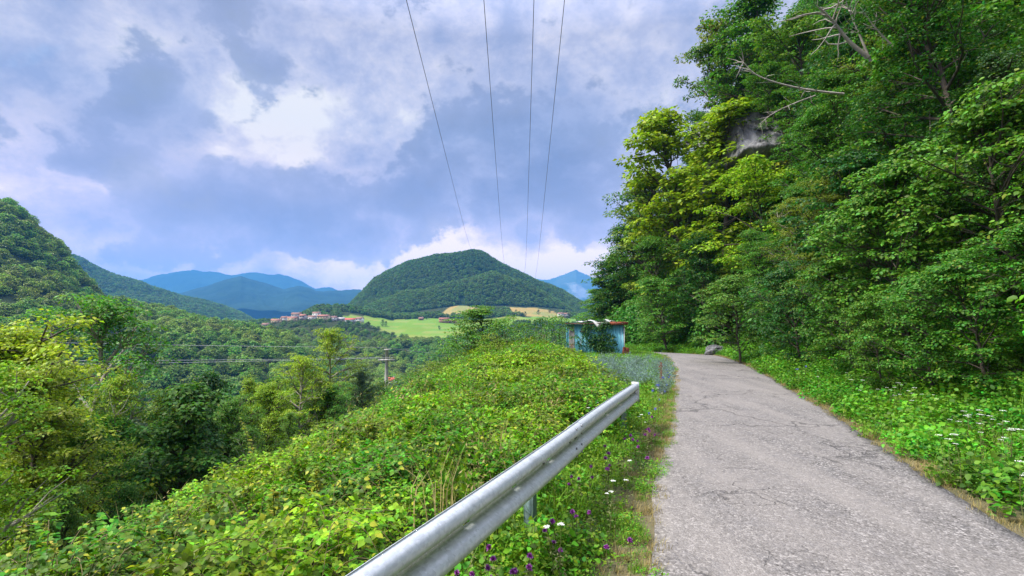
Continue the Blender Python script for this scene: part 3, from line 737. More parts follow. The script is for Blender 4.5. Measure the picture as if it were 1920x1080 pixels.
# undergrowth on the wooded slope and on the valley side
under = [gen_shrub(60+i, Ht=1.7, w=1.2, ncl=22, lpc=60, lsize=.13, tpl=LQ, mat='under_leaf', cr=.5)[1] for i in range(3)]
def ku(x, y, g):
    t = sdist(FOOTs, x, y); return (t > 2.6) & (t < 34) & visible(x, y, 350) & (g.uniform(0, 1, x.size) < np.clip(2.0/(.5+y/14), .18, 1))
pu, g = region_points(3, 60, .5, 88, 1.05, ku, 9, -.2)
nearu = (pu[:, 1] < 17)
unear = [gen_shrub(64+i, Ht=1.7, w=1.2, ncl=34, lpc=80, lsize=.072, tpl=LN, mat='bank_leaf', cr=.42)[1] for i in range(3)]
pn = pu[nearu]; pn = pn[sdist(FOOTs, pn[:, 0], pn[:, 1]) > 3.2]
scatter_obj('bank_undergrowth', pn, g.uniform(.7, 1.15, len(pn)), unear, 'fresh green hazel scrub on the near bank right of the lane', .2)
pu = pu[~nearu]
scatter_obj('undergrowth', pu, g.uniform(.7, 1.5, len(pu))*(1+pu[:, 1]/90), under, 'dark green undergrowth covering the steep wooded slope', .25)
vund = [gen_shrub(70+i, Ht=1.9, w=1.5, ncl=20, lpc=50, lsize=.17, tpl=LQ, mat='valley_leaf', cr=.6)[1] for i in range(3)]
def kv(x, y, g):
    e = np.maximum(edge_x(y)-x, (y-(56+np.maximum(x, 0)*1.2))*.9); t = sdist(FOOTs, x, y)
    return (e > 4.5) & (t < 0) & visible(x, y, 350) & (np.abs(sdist(CLs, x, y)) > 2.5)
pv, g = region_points(-150, 25, 1, 140, .085, kv, 10, -.2)
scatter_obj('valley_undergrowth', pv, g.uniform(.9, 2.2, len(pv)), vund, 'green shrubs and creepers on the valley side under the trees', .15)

# ------------------------------------------------------------------ far forests (stuff)
def gen_crown(seed, n, size, mat, r=4.2, h=6):
    g = np.random.default_rng(seed); mb = MB(); k = 12
    for i in range(k):
        a = i*2.399; f = (i+.5)/k; rr = r*.62*math.sin(math.pi*(f*.75+.22)); c = np.array([math.cos(a)*rr, math.sin(a)*rr, h*(.15+.85*f)])
        clump(g, mb, c, r*.42*g.uniform(.8, 1.2), n//k, size, LQ, .6, .8)
    return mb.mesh('crown', M[mat])
fprot = [gen_crown(80+i, 620, .95, 'forest_leaf') for i in range(4)]
hprot = [gen_crown(90+i, 200, 1.9, 'hill_leaf') for i in range(3)]
def kf(x, y, g):
    px = 960+F*x/y
    m = (px > -60) & (px < 1180)
    m &= ~((px > 600) & in_meadow(px, y, x)) & ~in_dry(px, y, x)
    m &= ~((px > 500) & (px < 690) & (y > 684) & (y < 742))
    m &= ~((px > 700) & (px < 775) & (y > 300) & (y < 392))
    m &= ~((px > 480) & (px < 1100) & (y > 745) & (y < 800) & (px > 640))
    return m
pf, g = region_points(-1000, 260, 135, 900, .020, kf, 11, 0)
dz = g.uniform(.75, 1.3, len(pf)); vill = (pf[:, 1] > 590) & (pf[:, 1] < 720); dz = np.where(vill, dz*.62, dz)
pf[:, 2] -= .5
nearf = pf[:, 1] < 640
scatter_obj('forest', pf[nearf], dz[nearf]*1.12, fprot, 'green broadleaf forest clothing the left hillside and valley', .06)
scatter_obj('plateau_woods', pf[~nearf], dz[~nearf]*.95, hprot, 'dark woods around the village and fields below the hill', .06)
def khill(x, y, g):
    px = 960+F*x/y; z = H_hill(x, y)
    return (px > 545) & (px < 1150) & (z > H_far(x, y)-1) & ~in_dry(px, y, x)
g = np.random.default_rng(12); n = 26000; x = g.uniform(-520, 260, n); y = g.uniform(885, 1420, n); m = khill(x, y, g); x, y = x[m], y[m]
scatter_obj('hill_woods', np.stack([x, y, np.maximum(H_hill(x, y), H_far(x, y))], 1), g.uniform(.75, 1.2, len(x)), hprot, 'dark green woods covering the rounded hill', .06)
g = np.random.default_rng(13); n = 9000; y = g.uniform(1400, 1900, n); x = g.uniform(-1.12, -.48, n)*y
scatter_obj('ridge_woods', np.stack([x, y, np.maximum(ridge_left(x, y), H_far(x, y))], 1), g.uniform(1.0, 1.6, n), hprot, 'dark woods on the ridge behind the left hillside', .06)

# small single trees on the fields
for i, (px, Y, s) in enumerate([(718, 700, 9), (724, 703, 7), (800, 800, 7), (824, 700, 6), (903, 800, 8), (1010, 870, 9), (1030, 905, 10), (968, 850, 7), (985, 835, 8), (1075, 880, 9)]):
    x = (px-960)/F*Y
    lab = ['round dark tree standing alone in the green meadow', 'smaller dark tree touching the round meadow tree', 'small tree at the upper edge of the meadow', 'low bush in the meadow before the brick farmhouse', 'dark tree beside the tan slope', 'dark tree on the right-hand tan field', 'tall dark tree at the top of the right-hand tan field', 'small tree at the foot of the right-hand tan field', 'small bush below the right-hand tan field', 'dark tree by the houses at the right end of the fields'][i]
    put_tree('full', x, Y, s, G_DARK, lab, 'single trees on the far fields', wide=1.25)

# ------------------------------------------------------------------ houses
def house(px, Y, w, d, h, rz, wall, roof, label, floors=2, group='village houses', nwin=3, rh=1.8, z=None, name='house'):
    x = (px-960)/F*Y; zg = (float(H(np.array([x]), np.array([Y]))[0]) if z is None else z)
    o = empty(name, (x, Y, zg-.3), rz, label, 'house', group)
    link('wall', MB().box((0, 0, h/2), (w, d, h)).add([[-w/2,-d/2,h],[w/2,-d/2,h],[w/2,d/2,h],[-w/2,d/2,h],[-w/2,0,h+rh-.1],[w/2,0,h+rh-.1]], [(0,4,3),(1,2,5)]).mesh('wall', M[wall]), o)
    ov = .5; t = .18; hw, hd = w/2+ov, d/2+ov; zl = h-rh*ov/(d/2)
    V = [[-hw,-hd,zl],[hw,-hd,zl],[hw,0,h+rh],[-hw,0,h+rh],[-hw,hd,zl],[hw,hd,zl]]
    V2 = [[a,b,c+t] for a, b, c in V]
    rf = link('roof', MB().add(V+V2, [(0,1,2,3)[::-1],(3,2,5,4)[::-1],(6,7,8,9),(9,8,11,10),(0,1,7,6),(4,10,11,5),(0,6,9,3),(3,9,10,4),(1,2,8,7),(2,5,11,8)]).mesh('roof', M[roof]), o)
    link('chimney', MB().box((w*.22, d*.12, h+rh+.3), (.6, .6, 1.4)).mesh('chimney', M['grey_wall']), rf)
    for f in range(floors):
        for k in range(nwin):
            xx = (k+.5)/nwin*w-w/2; zz = h/floors*(f+.52)
            win = link('window', MB().box((xx, -d/2-.01, zz), (.95, .1, 1.25)).mesh('window', M['window']), o)
    link('door', MB().box((w*.5-.9, -d/2-.02, 1.0), (.9, .1, 2.0)).mesh('door', M['brown_roof']), o)
    return o
VL = [
 (500, 712, 9, 7, 3.6, .1, 'grey_wall', 'brown_roof', 'low brown-roofed house at the left end of the village', 1, 2),
 (519, 704, 12, 8, 4.2, .15, 'cream_wall', 'red_roof', 'wide cream house with red roof near the left end of the village', 1, 3),
 (535, 715, 9, 7, 5.2, -.2, 'white_wall', 'brown_roof', 'white house with brown roof between two red-roofed houses', 2, 2),
 (549, 702, 12, 8, 5, .3, 'cream_wall', 'red_roof', 'cream house with broad red roof in the middle of the village', 2, 3),
 (557, 728, 13, 8, 8.5, .1, 'grey_wall', 'brown_roof', 'tall grey house with brown roof standing at the top of the village', 2, 3),
 (569, 716, 8, 7, 6.5, -.1, 'grey_wall', 'red_roof', 'narrow house beside the tall grey house', 2, 2),
 (594, 720, 10, 8, 9.5, .2, 'white_wall', 'brown_roof', 'tall white three-storey house above the yellow house', 3, 3),
 (585, 702, 9, 7, 4.5, .2, 'white_wall', 'brown_roof', 'low white house below the three-storey house', 1, 2),
 (608, 692, 15, 9, 6.2, -.05, 'cream_wall', 'red_roof', 'long yellow house with red roof facing the valley', 2, 4),
 (625, 700, 10, 8, 5.0, .25, 'white_wall', 'brown_roof', 'house with brown roof right of the long yellow house', 2, 2),
 (641, 704, 10, 7, 3.6, 0, 'grey_wall', 'grey_wall', 'low grey-roofed shed at the right of the village', 1, 2),
 (658, 694, 13, 8, 3.8, .05, 'white_wall', 'bright_roof', 'low white house with bright red roof by the meadow', 1, 3),
 (675, 708, 9, 8, 5.5, -.15, 'white_wall', 'brown_roof', 'white gabled house at the right end of the village', 2, 2),
]
for (px, Y, w, d, h, rz, wl, rf, lb, fl, nw) in VL: house(px, Y, w, d, h, rz, wl, rf, lb, fl, nwin=nw)
house(833, 770, 15, 8, 6.2, .05, 'brick_wall', 'red_roof', 'pink brick farmhouse with red roof across the meadow', 2, 'houses among the fields', 4, rh=1.4)
house(848, 775, 13, 7, 3.4, -.1, 'brick_wall', 'red_roof', 'low brick barn adjoining the farmhouse across the meadow', 1, 'houses among the fields', 4, rh=.8)
house(790, 790, 7, 5, 3.0, 0, 'brown_roof', 'brown_roof', 'small dark hut at the upper edge of the meadow', 1, 'houses among the fields', 1, name='hut')
house(1051, 850, 9, 8, 6, .1, 'white_wall', 'brown_roof', 'white house at the right end of the fields, left one of two', 2, 'houses among the fields', 2)
house(1062, 855, 10, 8, 5.4, -.1, 'white_wall', 'brown_roof', 'white house at the right end of the fields, right one of two', 2, 'houses among the fields', 2)
house(737, 376, 5.6, 7, 7.0, -.35, 'white_wall', 'bright_roof', 'white house with red roof in the valley beside the utility pole', 2, None, 2, rh=1.6, z=zf(728, 376))
house(484, 70, 5, 5, 3.2, -.3, 'grey_wall', 'red_roof', 'pale house with pinkish roof glimpsed through the valley trees', 1, None, 2, rh=1.2, z=zf(868, 70))
house(211, 1560, 18, 12, 9, 0, 'white_wall', 'brown_roof', 'lone white house high on the dark left ridge', 2, None, 2, z=zf(536, 1560))

# ------------------------------------------------------------------ guardrail
def build_rail():
    root = empty('guardrail', (0, 0, 0), 0, 'galvanised steel guardrail with corrugated beam along the grass verge', 'guardrail')
    Nr = np.array([RD[1], -RD[0]])       # towards the road
    prof = [(.012, 0), (.03, .004), (.062, .02), (.079, .042), (.083, .065), (.079, .088), (.055, .108), (.026, .124), (.004, .136), (.0, .145), (.0, .165), (.004, .174), (.026, .186), (.055, .202), (.079, .222), (.083, .245), (.079, .268), (.062, .290), (.03, .306), (.012, .31)]
    prof = np.array(prof); zb = .445; L1 = 5.25/RD[1]
    def section(s0, s1, off, slots, name):
        st = list(np.arange(s0, s1, .16)); st.append(s1)
        for c in slots: st += [c-.045, c+.045]
        st = np.array(sorted(st)); n = len(st); k = len(prof)
        P = RA[None, None, :]+st[:, None, None]*RD[None, None, :]+(prof[None, :, 0:1]+off)*Nr[None, None, :]
        sag = .006*np.sin(st*1.1)
        V = np.concatenate([P, np.broadcast_to((zb+prof[:, 1])[None, :, None], (n, k, 1))+sag[:, None, None]], 2)
        mid = 9
        def faces(o, flip):
            Fs = []
            for i in range(n-1):
                hole = any(abs((st[i]+st[i+1])/2-c) < .04 for c in slots)
                for j in range(k-1):
                    if hole and j == mid: continue
                    f = (o+i*k+j, o+(i+1)*k+j, o+(i+1)*k+j+1, o+i*k+j+1); Fs.append(f if flip else f[::-1])
            return Fs
        V2 = V.copy(); V2[..., :2] -= Nr*.0035
        Fs = faces(0, False)+faces(n*k, True)
        for i in range(n-1):
            for j in (0, k-1): Fs.append((i*k+j, (i+1)*k+j, n*k+(i+1)*k+j, n*k+i*k+j))
        for j in range(k-1):
            for i in (0, n-1): Fs.append((i*k+j, i*k+j+1, n*k+i*k+j+1, n*k+i*k+j))
        mb = MB(); mb.add(np.concatenate([V.reshape(-1, 3), V2.reshape(-1, 3)]), Fs)
        return link(name, mb.mesh(name, M['galv'], True), root)
    sl = [y/RD[1] for y in (2.36, 3.05, 3.73, 4.45)]
    section(-2.2, L1, 0, sl, 'beam')
    section(L1-.32, RAIL_END, -.008, [6.6/RD[1], 7.4/RD[1]], 'beam')
    Rz = math.atan2(RD[1], RD[0])
    for yy in (.3, 4.3, 8.25):
        s = yy/RD[1]; c = RA+RD*s-Nr*.075; g = float(H(np.array([c[0]]), np.array([c[1]]))[0])
        mb = MB(); hz = .60; dw = .10; tt = .006                     # open C-profile post
        z0 = g-.5; hh = hz-z0
        for (a, b, sa, sb) in ((0, 0, .10, tt), (.05-tt/2, -.035, tt, .064), (-.05+tt/2, -.035, tt, .064)):
            p = c+RD*a+Nr*(b*1)
            mb.box((p[0], p[1], z0+hh/2), (sa, sb, hh), Rz)
        for a in (.038, -.038):
            p = c+RD*a-Nr*.07; mb.box((p[0], p[1], z0+hh/2), (.026, tt, hh), Rz)
        po = link('post', mb.mesh('post', M['post']), root)
        sp = c+Nr*.036; link('spacer', MB().box((sp[0], sp[1], .60), (.09, .062, .16), Rz).mesh('spacer', M['steel']), root)
    def bolt(s, zz, off):
        p = RA+RD*s+Nr*off; q = p+Nr*.012
        mb = MB(); mb.tube(np.array([[p[0], p[1], zz], [q[0], q[1], zz]]), .013, 8, True)
        link('bolt', mb.mesh('bolt', M['steel']), root)
    for s in (L1-.05, L1-.24):
        for zz, off in ((zb+.155, .0), (zb+.10, .066), (zb+.21, .066), (zb+.03, .066), (zb+.283, .066)): bolt(s, zz, off)
    for yy in (4.3, 8.25): bolt(yy/RD[1], zb+.155, 0)
    # end plate
    e = RA+RD*(RAIL_END+.004)+Nr*.045
    link('end_plate', MB().box((e[0]-Nr[0]*.03, e[1]-Nr[1]*.03, zb+.155), (.006, .12, .325), Rz).mesh('end_plate', M['galv']), root)
build_rail()

# ------------------------------------------------------------------ utility pole and wires
def wire(name, P, r, label, group, mat='wire', cat='power line'):
    o = link(name, MB().tube(np.array(P), r, 5).mesh(name, M[mat], True)); return tag(o, label, cat, group)
def build_pole():
    Y = 56.; x = (727-960)/F*Y; zt = zf(656, Y); zg = float(H(np.array([x]), np.array([Y]))[0])
    hp = zt-zg
    o = empty('utility_pole', (x, Y, zg), 0, 'grey concrete utility pole rising from the valley trees, with a crossarm', 'utility pole')
    link('pole', MB().tube(np.array([[0, 0, -.6], [0, 0, hp*.5], [0, 0, hp]]), [.24, .20, .165], 10, True).mesh('pole', M['concrete'], True), o)
    link('crossarm', MB().box((0, -.16, hp-1.05), (1.75, .12, .12)).mesh('crossarm', M['concrete']), o)
    link('top_bracket', MB().box((.05, 0, hp+.06), (.75, .12, .10)).mesh('top_bracket', M['concrete']), o)
    for a, z in ((-.75, hp-.99), (.75, hp-.99), (-.02, hp+.11), (-.35, hp-.99)):
        link('insulator', MB().tube(np.array([[a, -.16 if z < hp else 0, z], [a, -.16 if z < hp else 0, z+.08], [a, -.16 if z < hp else 0, z+.2]]), [.05, .08, .04], 8, True).mesh('insulator', M['ceramic'], True), o)
    return np.array([x, Y, zg+hp])
pt = build_pole()
def catmid(a, b, sag, n=24):
    t = np.linspace(0, 1, n)[:, None]; P = a*(1-t)+b*t; P[:, 2] -= sag*4*(t*(1-t))[:, 0]; return P
for i, (dx, dz, py0) in enumerate(((-.02, .3, 634), (-.75, -.8, 670), (.75, -.8, 678))):
    a = pt+np.array([dx, -.16, dz]); Yl = 40.+(0 if i < 2 else -.6)
    b0 = P3(0, py0, Yl); b = a+(b0-a)*1.6
    wire('power_line', catmid(a, b, .25), .018, ['upper thin wire running left from the top of the utility pole', 'middle thin wire running left from the crossarm of the utility pole', 'lowest thin wire running left from the crossarm of the utility pole'][i], 'wires of the utility pole', 'pale_wire')
a = pt+np.array([.05, .1, .2]); wire('power_line', catmid(a, np.array([38., 190., -2.]), 4), .02, 'thin wire running away to the right from the utility pole', 'wires of the utility pole', 'pale_wire')
OW = [((765, 0), (888, 474)), ((912, 0), (951, 508)), ((998, 0), (981, 519)), ((1056, 0), (1000, 530))]
for i, ((x0, y0), (x1, y1)) in enumerate(OW):
    a = P3(x0, y0, 36.); b = P3(x1, y1, 1300.); a2 = a-(b-a)/1264*30
    t = np.r_[np.linspace(0, .05, 8), np.linspace(.07, 1, 40)]
    P = a2[None]*(1-t[:, None])+b[None]*t[:, None]; P[:, 2] -= 60*(t*(1-t)*np.exp(-t*0))*.0
    P[:, 0] += (-.9 if i < 2 else .7)*np.sin(np.pi*np.minimum(1, t*1.0))*3
    wire('power_line', P, .022+.16*t**1.0, ['leftmost of the four overhead wires crossing the sky', 'second from left of the four overhead wires crossing the sky', 'third from left of the four overhead wires crossing the sky', 'rightmost of the four overhead wires crossing the sky'][i], 'overhead wires crossing the sky', 'wire', 'power line')

# ------------------------------------------------------------------ shed
def build_shed():
    Y = 27.; x0, x1 = (1068-960)/F*Y, (1172-960)/F*Y; xc = (x0+x1)/2; w = x1-x0; zg = float(H(np.array([xc]), np.array([Y]))[0])-.1
    zt = zf(609, Y); h = zt-zg; rz = -.12
    o = empty('shed', (xc, Y+1.1, zg), rz, 'small blue corrugated metal shed overgrown with creeper beside the lane', 'shed')
    d = 2.3
    def corr(ax, ay, bx, by, h0, h1, z0=0):
        L = math.hypot(bx-ax, by-ay); n = int(L/.045); t = np.linspace(0, 1, n); nx, ny = (by-ay)/L, -(bx-ax)/L
        off = .02*np.sin(np.arange(n)*math.pi/2.)
        X = ax+(bx-ax)*t+nx*off; Yy = ay+(by-ay)*t+ny*off; top = h0+(h1-h0)*t
        V = np.concatenate([np.stack([X, Yy, np.full(n, z0)], 1), np.stack([X, Yy, top], 1), np.stack([X-nx*.012, Yy-ny*.012, np.full(n, z0)], 1), np.stack([X-nx*.012, Yy-ny*.012, top], 1)])
        Fs = [(i, i+1, n+i+1, n+i) for i in range(n-1)]+[(2*n+i, 3*n+i, 3*n+i+1, 2*n+i+1) for i in range(n-1)]+[(n+i, n+i+1, 3*n+i+1, 3*n+i) for i in range(n-1)]
        return V, Fs
    mb = MB()
    for q in ((-w/2, -d/2, w/2, -d/2, h, h+.05), (w/2, -d/2, w/2, d/2, h+.05, h-.1), (w/2, d/2, -w/2, d/2, h-.1, h-.15), (-w/2, d/2, -w/2, -d/2, h-.15, h)): mb.add(*corr(*q))
    wl = link('wall', mb.mesh('wall', M['blue']), o)
    mb = MB(); V, Fs = corr(-w/2+.1, -d/2-.035, -w/2+.38, -d/2-.035, h-.12, h-.12); mb.add(V, Fs)
    link('wall_panel', mb.mesh('wall_panel', M['grey_wall']), o)['label'] = 'faded grey strip at the left corner of the shed'
    link('roof', MB().box((0, 0, h+.06), (w+.25, d+.4, .06)).mesh('roof', M['rustroof']), o)
    for sx in (-1, 1):
        for sy in (-1, 1): link('corner_post', MB().box((sx*(w/2+.03), sy*(d/2+.03), h/2-.02), (.045, .045, h-.06)).mesh('corner_post', M['white_wall' if sx > 0 else 'blue']), o)
    link('fascia', MB().box((w/2-.25, -d/2-.21, h+.08), (.95, .03, .16)).mesh('fascia', M['rust']), o)
    link('vent', MB().box((-w/2+.83, -d/2-.06, h-.28), (.22, .08, .2)).mesh('vent', M['grey_wall']), o)
    # tarpaulin
    g = np.random.default_rng(5); nx, ny = 44, 22; X, Yy = np.meshgrid(np.linspace(-.95, 1.0, nx), np.linspace(-1, .7, ny), indexing='ij')
    crump = .10*np.abs(fbm(X*2.2+4, Yy*2.2, 4, 5))+.05*fbm(X*6, Yy*6, 3, 6)
    Z = h+.13+crump+.08*np.exp(-((X+.25)/.25)**2)+.12*np.exp(-((X-.6)/.22)**2)
    over = np.clip(-1*(Yy+.88), 0, .2)/.12; Z = Z-over*.33*np.clip(np.sin(X*3.1+.5), 0, 1)
    Yy2 = np.where(over > 0, -1.33-.03*over+.04*g.normal(size=X.shape)*0, Yy*1.45)
    V = np.stack([X, Yy2, Z], -1).reshape(-1, 3); Fc = grid_faces(nx, ny)
    t = link('tarpaulin', mesh_np('tarpaulin', V, Fc.ravel(), np.full(len(Fc), 4), M['tarp'], True), None, (xc, Y+1.1, zg)); t.rotation_euler.z = rz
    s = t.modifiers.new('thickness', 'SOLIDIFY'); s.thickness = .01
    tag(t, 'crumpled pale tarpaulin lying on the roof of the shed', 'tarpaulin')
    # creeper
    mb = MB(); g = np.random.default_rng(6)
    for i in range(75):
        f = g.uniform(0, 1); zz = f*(h+.05); hw = np.interp(f, [0, .5, .85, 1], [.95, .85, .72, .5]); xx = g.uniform(-hw, hw)+.1
        clump(g, mb, np.array([xx, -d/2-.16-.28*(1-f), zz]), .24, 60, .075, LN, .9, .5)
    for i in range(16):
        clump(g, mb, np.array([g.uniform(-.3, 1.0), -d/2+g.uniform(-.2, .2), h+.2]), .14, 26, .06, LN, .6, .6)
    c = link('creeper', mb.mesh('creeper', M['ivy_leaf']), None, (xc, Y+1.1, zg)); c.rotation_euler.z = rz; c.color = (*G_DARK, 1)
    tag(c, 'dark green creeper hanging over the front of the shed', 'creeper')
    # rusty sheet and block by the right corner
    xr = (1171-960)/F*(Y-1); zr = float(H(np.array([xr]), np.array([Y-1]))[0])
    V, Fs = corr(-.2, 0, .2, 0, .62, .55)
    b = link('rusty_sheet', MB().add(V, Fs).mesh('rusty_sheet', M['rust']), None, (xr+.05, Y-.75, zr-.05)); b.rotation_euler = (.22, 0, .3)
    tag(b, 'small rust red metal sheet leaning at the right corner of the shed', 'metal sheet')
build_shed()

# ------------------------------------------------------------------ cliff and boulder
def rockface(name, px0, px1, py0, py1, Y, label, amp=1.4, n=50):
    x0, x1 = (px0-960)/F*Y, (px1-960)/F*Y; z0, z1 = zf(py1, Y), zf(py0, Y)
    A, B = np.meshgrid(np.linspace(0, 1, n), np.linspace(0, 1, n), indexing='ij')
    X = x0+(x1-x0)*A; Z = z0+(z1-z0)*B
    e = np.minimum(np.minimum(A, 1-A), np.minimum(B, 1-B)); bul = sstep(0, .25, e)
    Yy = Y+5-bul*5-amp*fbm(X/2.5, Z/4, 5, 70)-.5*np.abs(fbm(X/.9, Z/2, 4, 71))+(B-.5)*4
    Fc = grid_faces(n, n)
    o = link(name, mesh_np(name, np.stack([X, Yy, Z], -1).reshape(-1, 3), Fc.ravel(), np.full(len(Fc), 4), M['rock'], False))
    s = o.modifiers.new('thickness', 'SOLIDIFY'); s.thickness = 2; s.offset = 1
    return tag(o, label, 'cliff')
rockface('cliff', 1375, 1510, 150, 310, 37, 'bare grey limestone cliff showing between the trees high on the slope')
def boulder(px, Y, s, label, zo=0):
    x = (px-960)/F*Y; z = float(H(np.array([x]), np.array([Y]))[0])
    import bmesh
    bm = bmesh.new(); bmesh.ops.create_icosphere(bm, subdivisions=4, radius=1)
    for v in bm.verts:
        c = v.co; n = float(fbm(np.array([c.x*1.3+s*7]), np.array([c.y*1.3+c.z*2]), 4, 8)[0])
        v.co = Vector((c.x*1.3, c.y*.9, c.z*.75))*(1+.35*n)*s
    me = bpy.data.meshes.new('boulder'); bm.to_mesh(me); bm.free(); me.materials.append(M['rock'])
    return tag(link('boulder', me, None, (x, Y, z+zo)), label, 'boulder')
boulder(1337, 29.5, .45, 'grey overhanging rock beside the lane at the bend', .25)

# ------------------------------------------------------------------ named trees, right slope
RT = [
 # kind, px, top, Y, color, wide, label
 ('tall', 1297, 180, 47, (.24, .34, .018), 1.1, 'tall yellow green tree at the left edge of the wooded slope'),
 ('airy', 1245, 320, 52, G_OLV, 1.1, 'olive tree with rusty orange leaves at the outline of the slope'),
 ('tall', 1372, 190, 41, G_LIME, 1.3, 'lime green tree with dark forked limbs before the grey cliff'),
 ('broad', 1450, 300, 33, G_LIME, 1.1, 'glowing lime green tree below the bare grey cliff'),
 ('broad', 1385, 62, 54, G_MID, .75, 'dark round tree leaning out at the upper outline of the slope'),
 ('airy', 1395, 5, 56, G_OLV, 1.0, 'thin tree with reddish twigs at the top outline of the slope'),
 ('full', 1450, -30, 50, G_MID, 1.1, 'green tree above the cliff reaching the top of the photo'),
 ('broad', 1530, 20, 40, G_BRT, 1.0, 'bright green tree above the fallen pale branch'),
 ('big', 1600, 110, 24, G_MID, 1.1, 'spreading green tree in the middle of the slope with a pointed tip'),
 ('big', 1715, 140, 19, G_DARK, 1.1, 'broad dark tree with black forked trunk on the right'),
 ('full', 1222, 345, 58, G_MID, 1.1, 'dark ivy-clad tree at the outline above the bend'),
 ('full', 1192, 418, 62, G_DARK, 1.3, 'dark tree at the lower outline of the slope'),
 ('full', 1160, 478, 65, G_MID, 1.25, 'leafy tree between the low outline tree and the dark one'),
 ('full', 1147, 512, 66, G_MID, 1.3, 'low green tree where the slope outline meets the mountains'),
 ('full', 1134, 542, 68, G_BRT, 1.4, 'lowest bushy tree at the end of the slope outline'),
 ('full', 1250, 440, 44, G_MID, .9, 'mid green bushy tree above the bend of the lane'),
 ('full', 1330, 440, 36, G_DARK, 1.0, 'dark leafy tree rising behind the pale bush at the bend'),
 ('big', 1440, 420, 28, G_MID, 1.0, 'green layered tree behind the bank right of the bend'),
 ('big', 1530, 330, 23, G_MID, 1.0, 'dense green tree in the middle of the wooded bank'),
 ('big', 1640, 330, 17, G_MID, 1.0, 'dark shaded tree behind the bright hazel bush'),
 ('near', 1385, 520, 22, G_BRT, 1.2, 'pale green bush on the bank beside the bend'),
 ('near', 1250, 520, 38, G_MID, 1.1, 'creeper-covered bush by the lane bend'),
 ('near', 1500, 500, 18, G_DARK, 1.0, 'dark bush over the bank right of the lane'),
 ('near', 1600, 480, 14, G_MID, 1.0, 'arching green bush on the bank with reddish twigs below'),
 ('near', 1905, 185, 10.8, G_BRT, 1.1, 'tall bright green hazel bush at the right edge of the photo'),
 ('near', 1790, 290, 11.8, G_BRT, 1.1, 'bright green hazel bush left of the tallest hazel'),
 ('near', 1705, 350, 12.5, G_BRT, 1.0, 'hazel bush with pale leaf tips reaching left over the bank'),
 ('near', 1850, 480, 9.0, G_MID, 1.1, 'green hazel bush in front at the right, above the white flowers'),
 ('near', 1740, 520, 10.2, G_MID, 1.0, 'shaded green bush with brown stems at the foot of the bank'),
 ('near', 1960, 420, 8.6, G_MID, 1.1, 'green bush cut by the right edge of the photo'),
 ('near', 1650, 560, 11.5, G_MID, .9, 'low green bush beside the bare earth patch of the bank'),
]
for i, (k, px, top, Y, c, w, lb) in enumerate(RT):
    tree_px(k, px, top, Y, jit(c, .1), lb, w, group='trees of the wooded slope' if k != 'near' else 'bushes on the bank right of the lane', name='tree' if k != 'near' else 'bush', cat='tree' if k != 'near' else 'bush', lean=.12 if k != 'near' else .18)
# the rest of the wood on the slope
SIL = np.array([(1100,640),(1118,585),(1145,525),(1175,450),(1200,380),(1225,310),(1262,235),(1290,150),(1340,75),(1390,10),(1440,-80),(1600,-500)])
gg = np.random.default_rng(21); k = 0
placed = []
for it in range(5200):
    Y = gg.uniform(9, 80); t_px = gg.uniform(1130, 2050); x = (t_px-960)/F*Y
    t = float(sdist(FOOTs, np.array([x]), np.array([Y]))[0])
    if t < 2.5 or t > 26: continue
    sp = 3.0+Y*.022
    if any((a-x)**2+(b-Y)**2 < sp*sp for a, b in placed): continue
    zg = float(H(np.array([x]), np.array([Y]))[0]); ht = gg.uniform(6, 10.5)*(.75 if t < 5 else 1)
    lim = np.interp(t_px-12, SIL[:, 0], SIL[:, 1]); top = HZ-(zg+ht-CAMZ)/Y*F
    if top < lim: ht = zf(lim, Y)-zg
    if ht < 2.5: continue
    base_py = HZ-(zg-CAMZ)/Y*F
    if base_py < -500: continue
    if 1375 < t_px < 1490 and Y < 38 and top < 250: continue      # keeps the cliff open
    placed.append((x, Y))
    c = [G_DARK, G_DARK, G_MID, G_MID, G_BRT, G_OLV][gg.integers(0, 6)]
    if 1250 < t_px < 1500 and gg.uniform() < .25: c = G_LIME
    put_tree(['full', 'broad', 'full', 'tall'][gg.integers(0, 4)] if Y > 26 else ['big', 'bigairy', 'near'][gg.integers(0, 3)], x, Y, ht, jit(c, .2), 'leafy tree in the dense wood covering the steep slope right of the lane', 'wood on the slope right of the lane', lean=.1)
    k += 1
    if k > 190: break
print('slope trees', k)

for (px, py, Y, h_, c, lb) in ((1450, 165, 37.5, 4.5, G_MID, 'green bush hanging over the top of the grey cliff'), (1492, 225, 36.5, 5, G_BRT, 'bright bush covering the right rim of the grey cliff')):
    put_tree('near', (px-960)/F*Y, Y, h_, c, lb, 'bushes around the grey cliff', name='bush', wide=1.3, z=zf(py+60, Y), cat='bush')
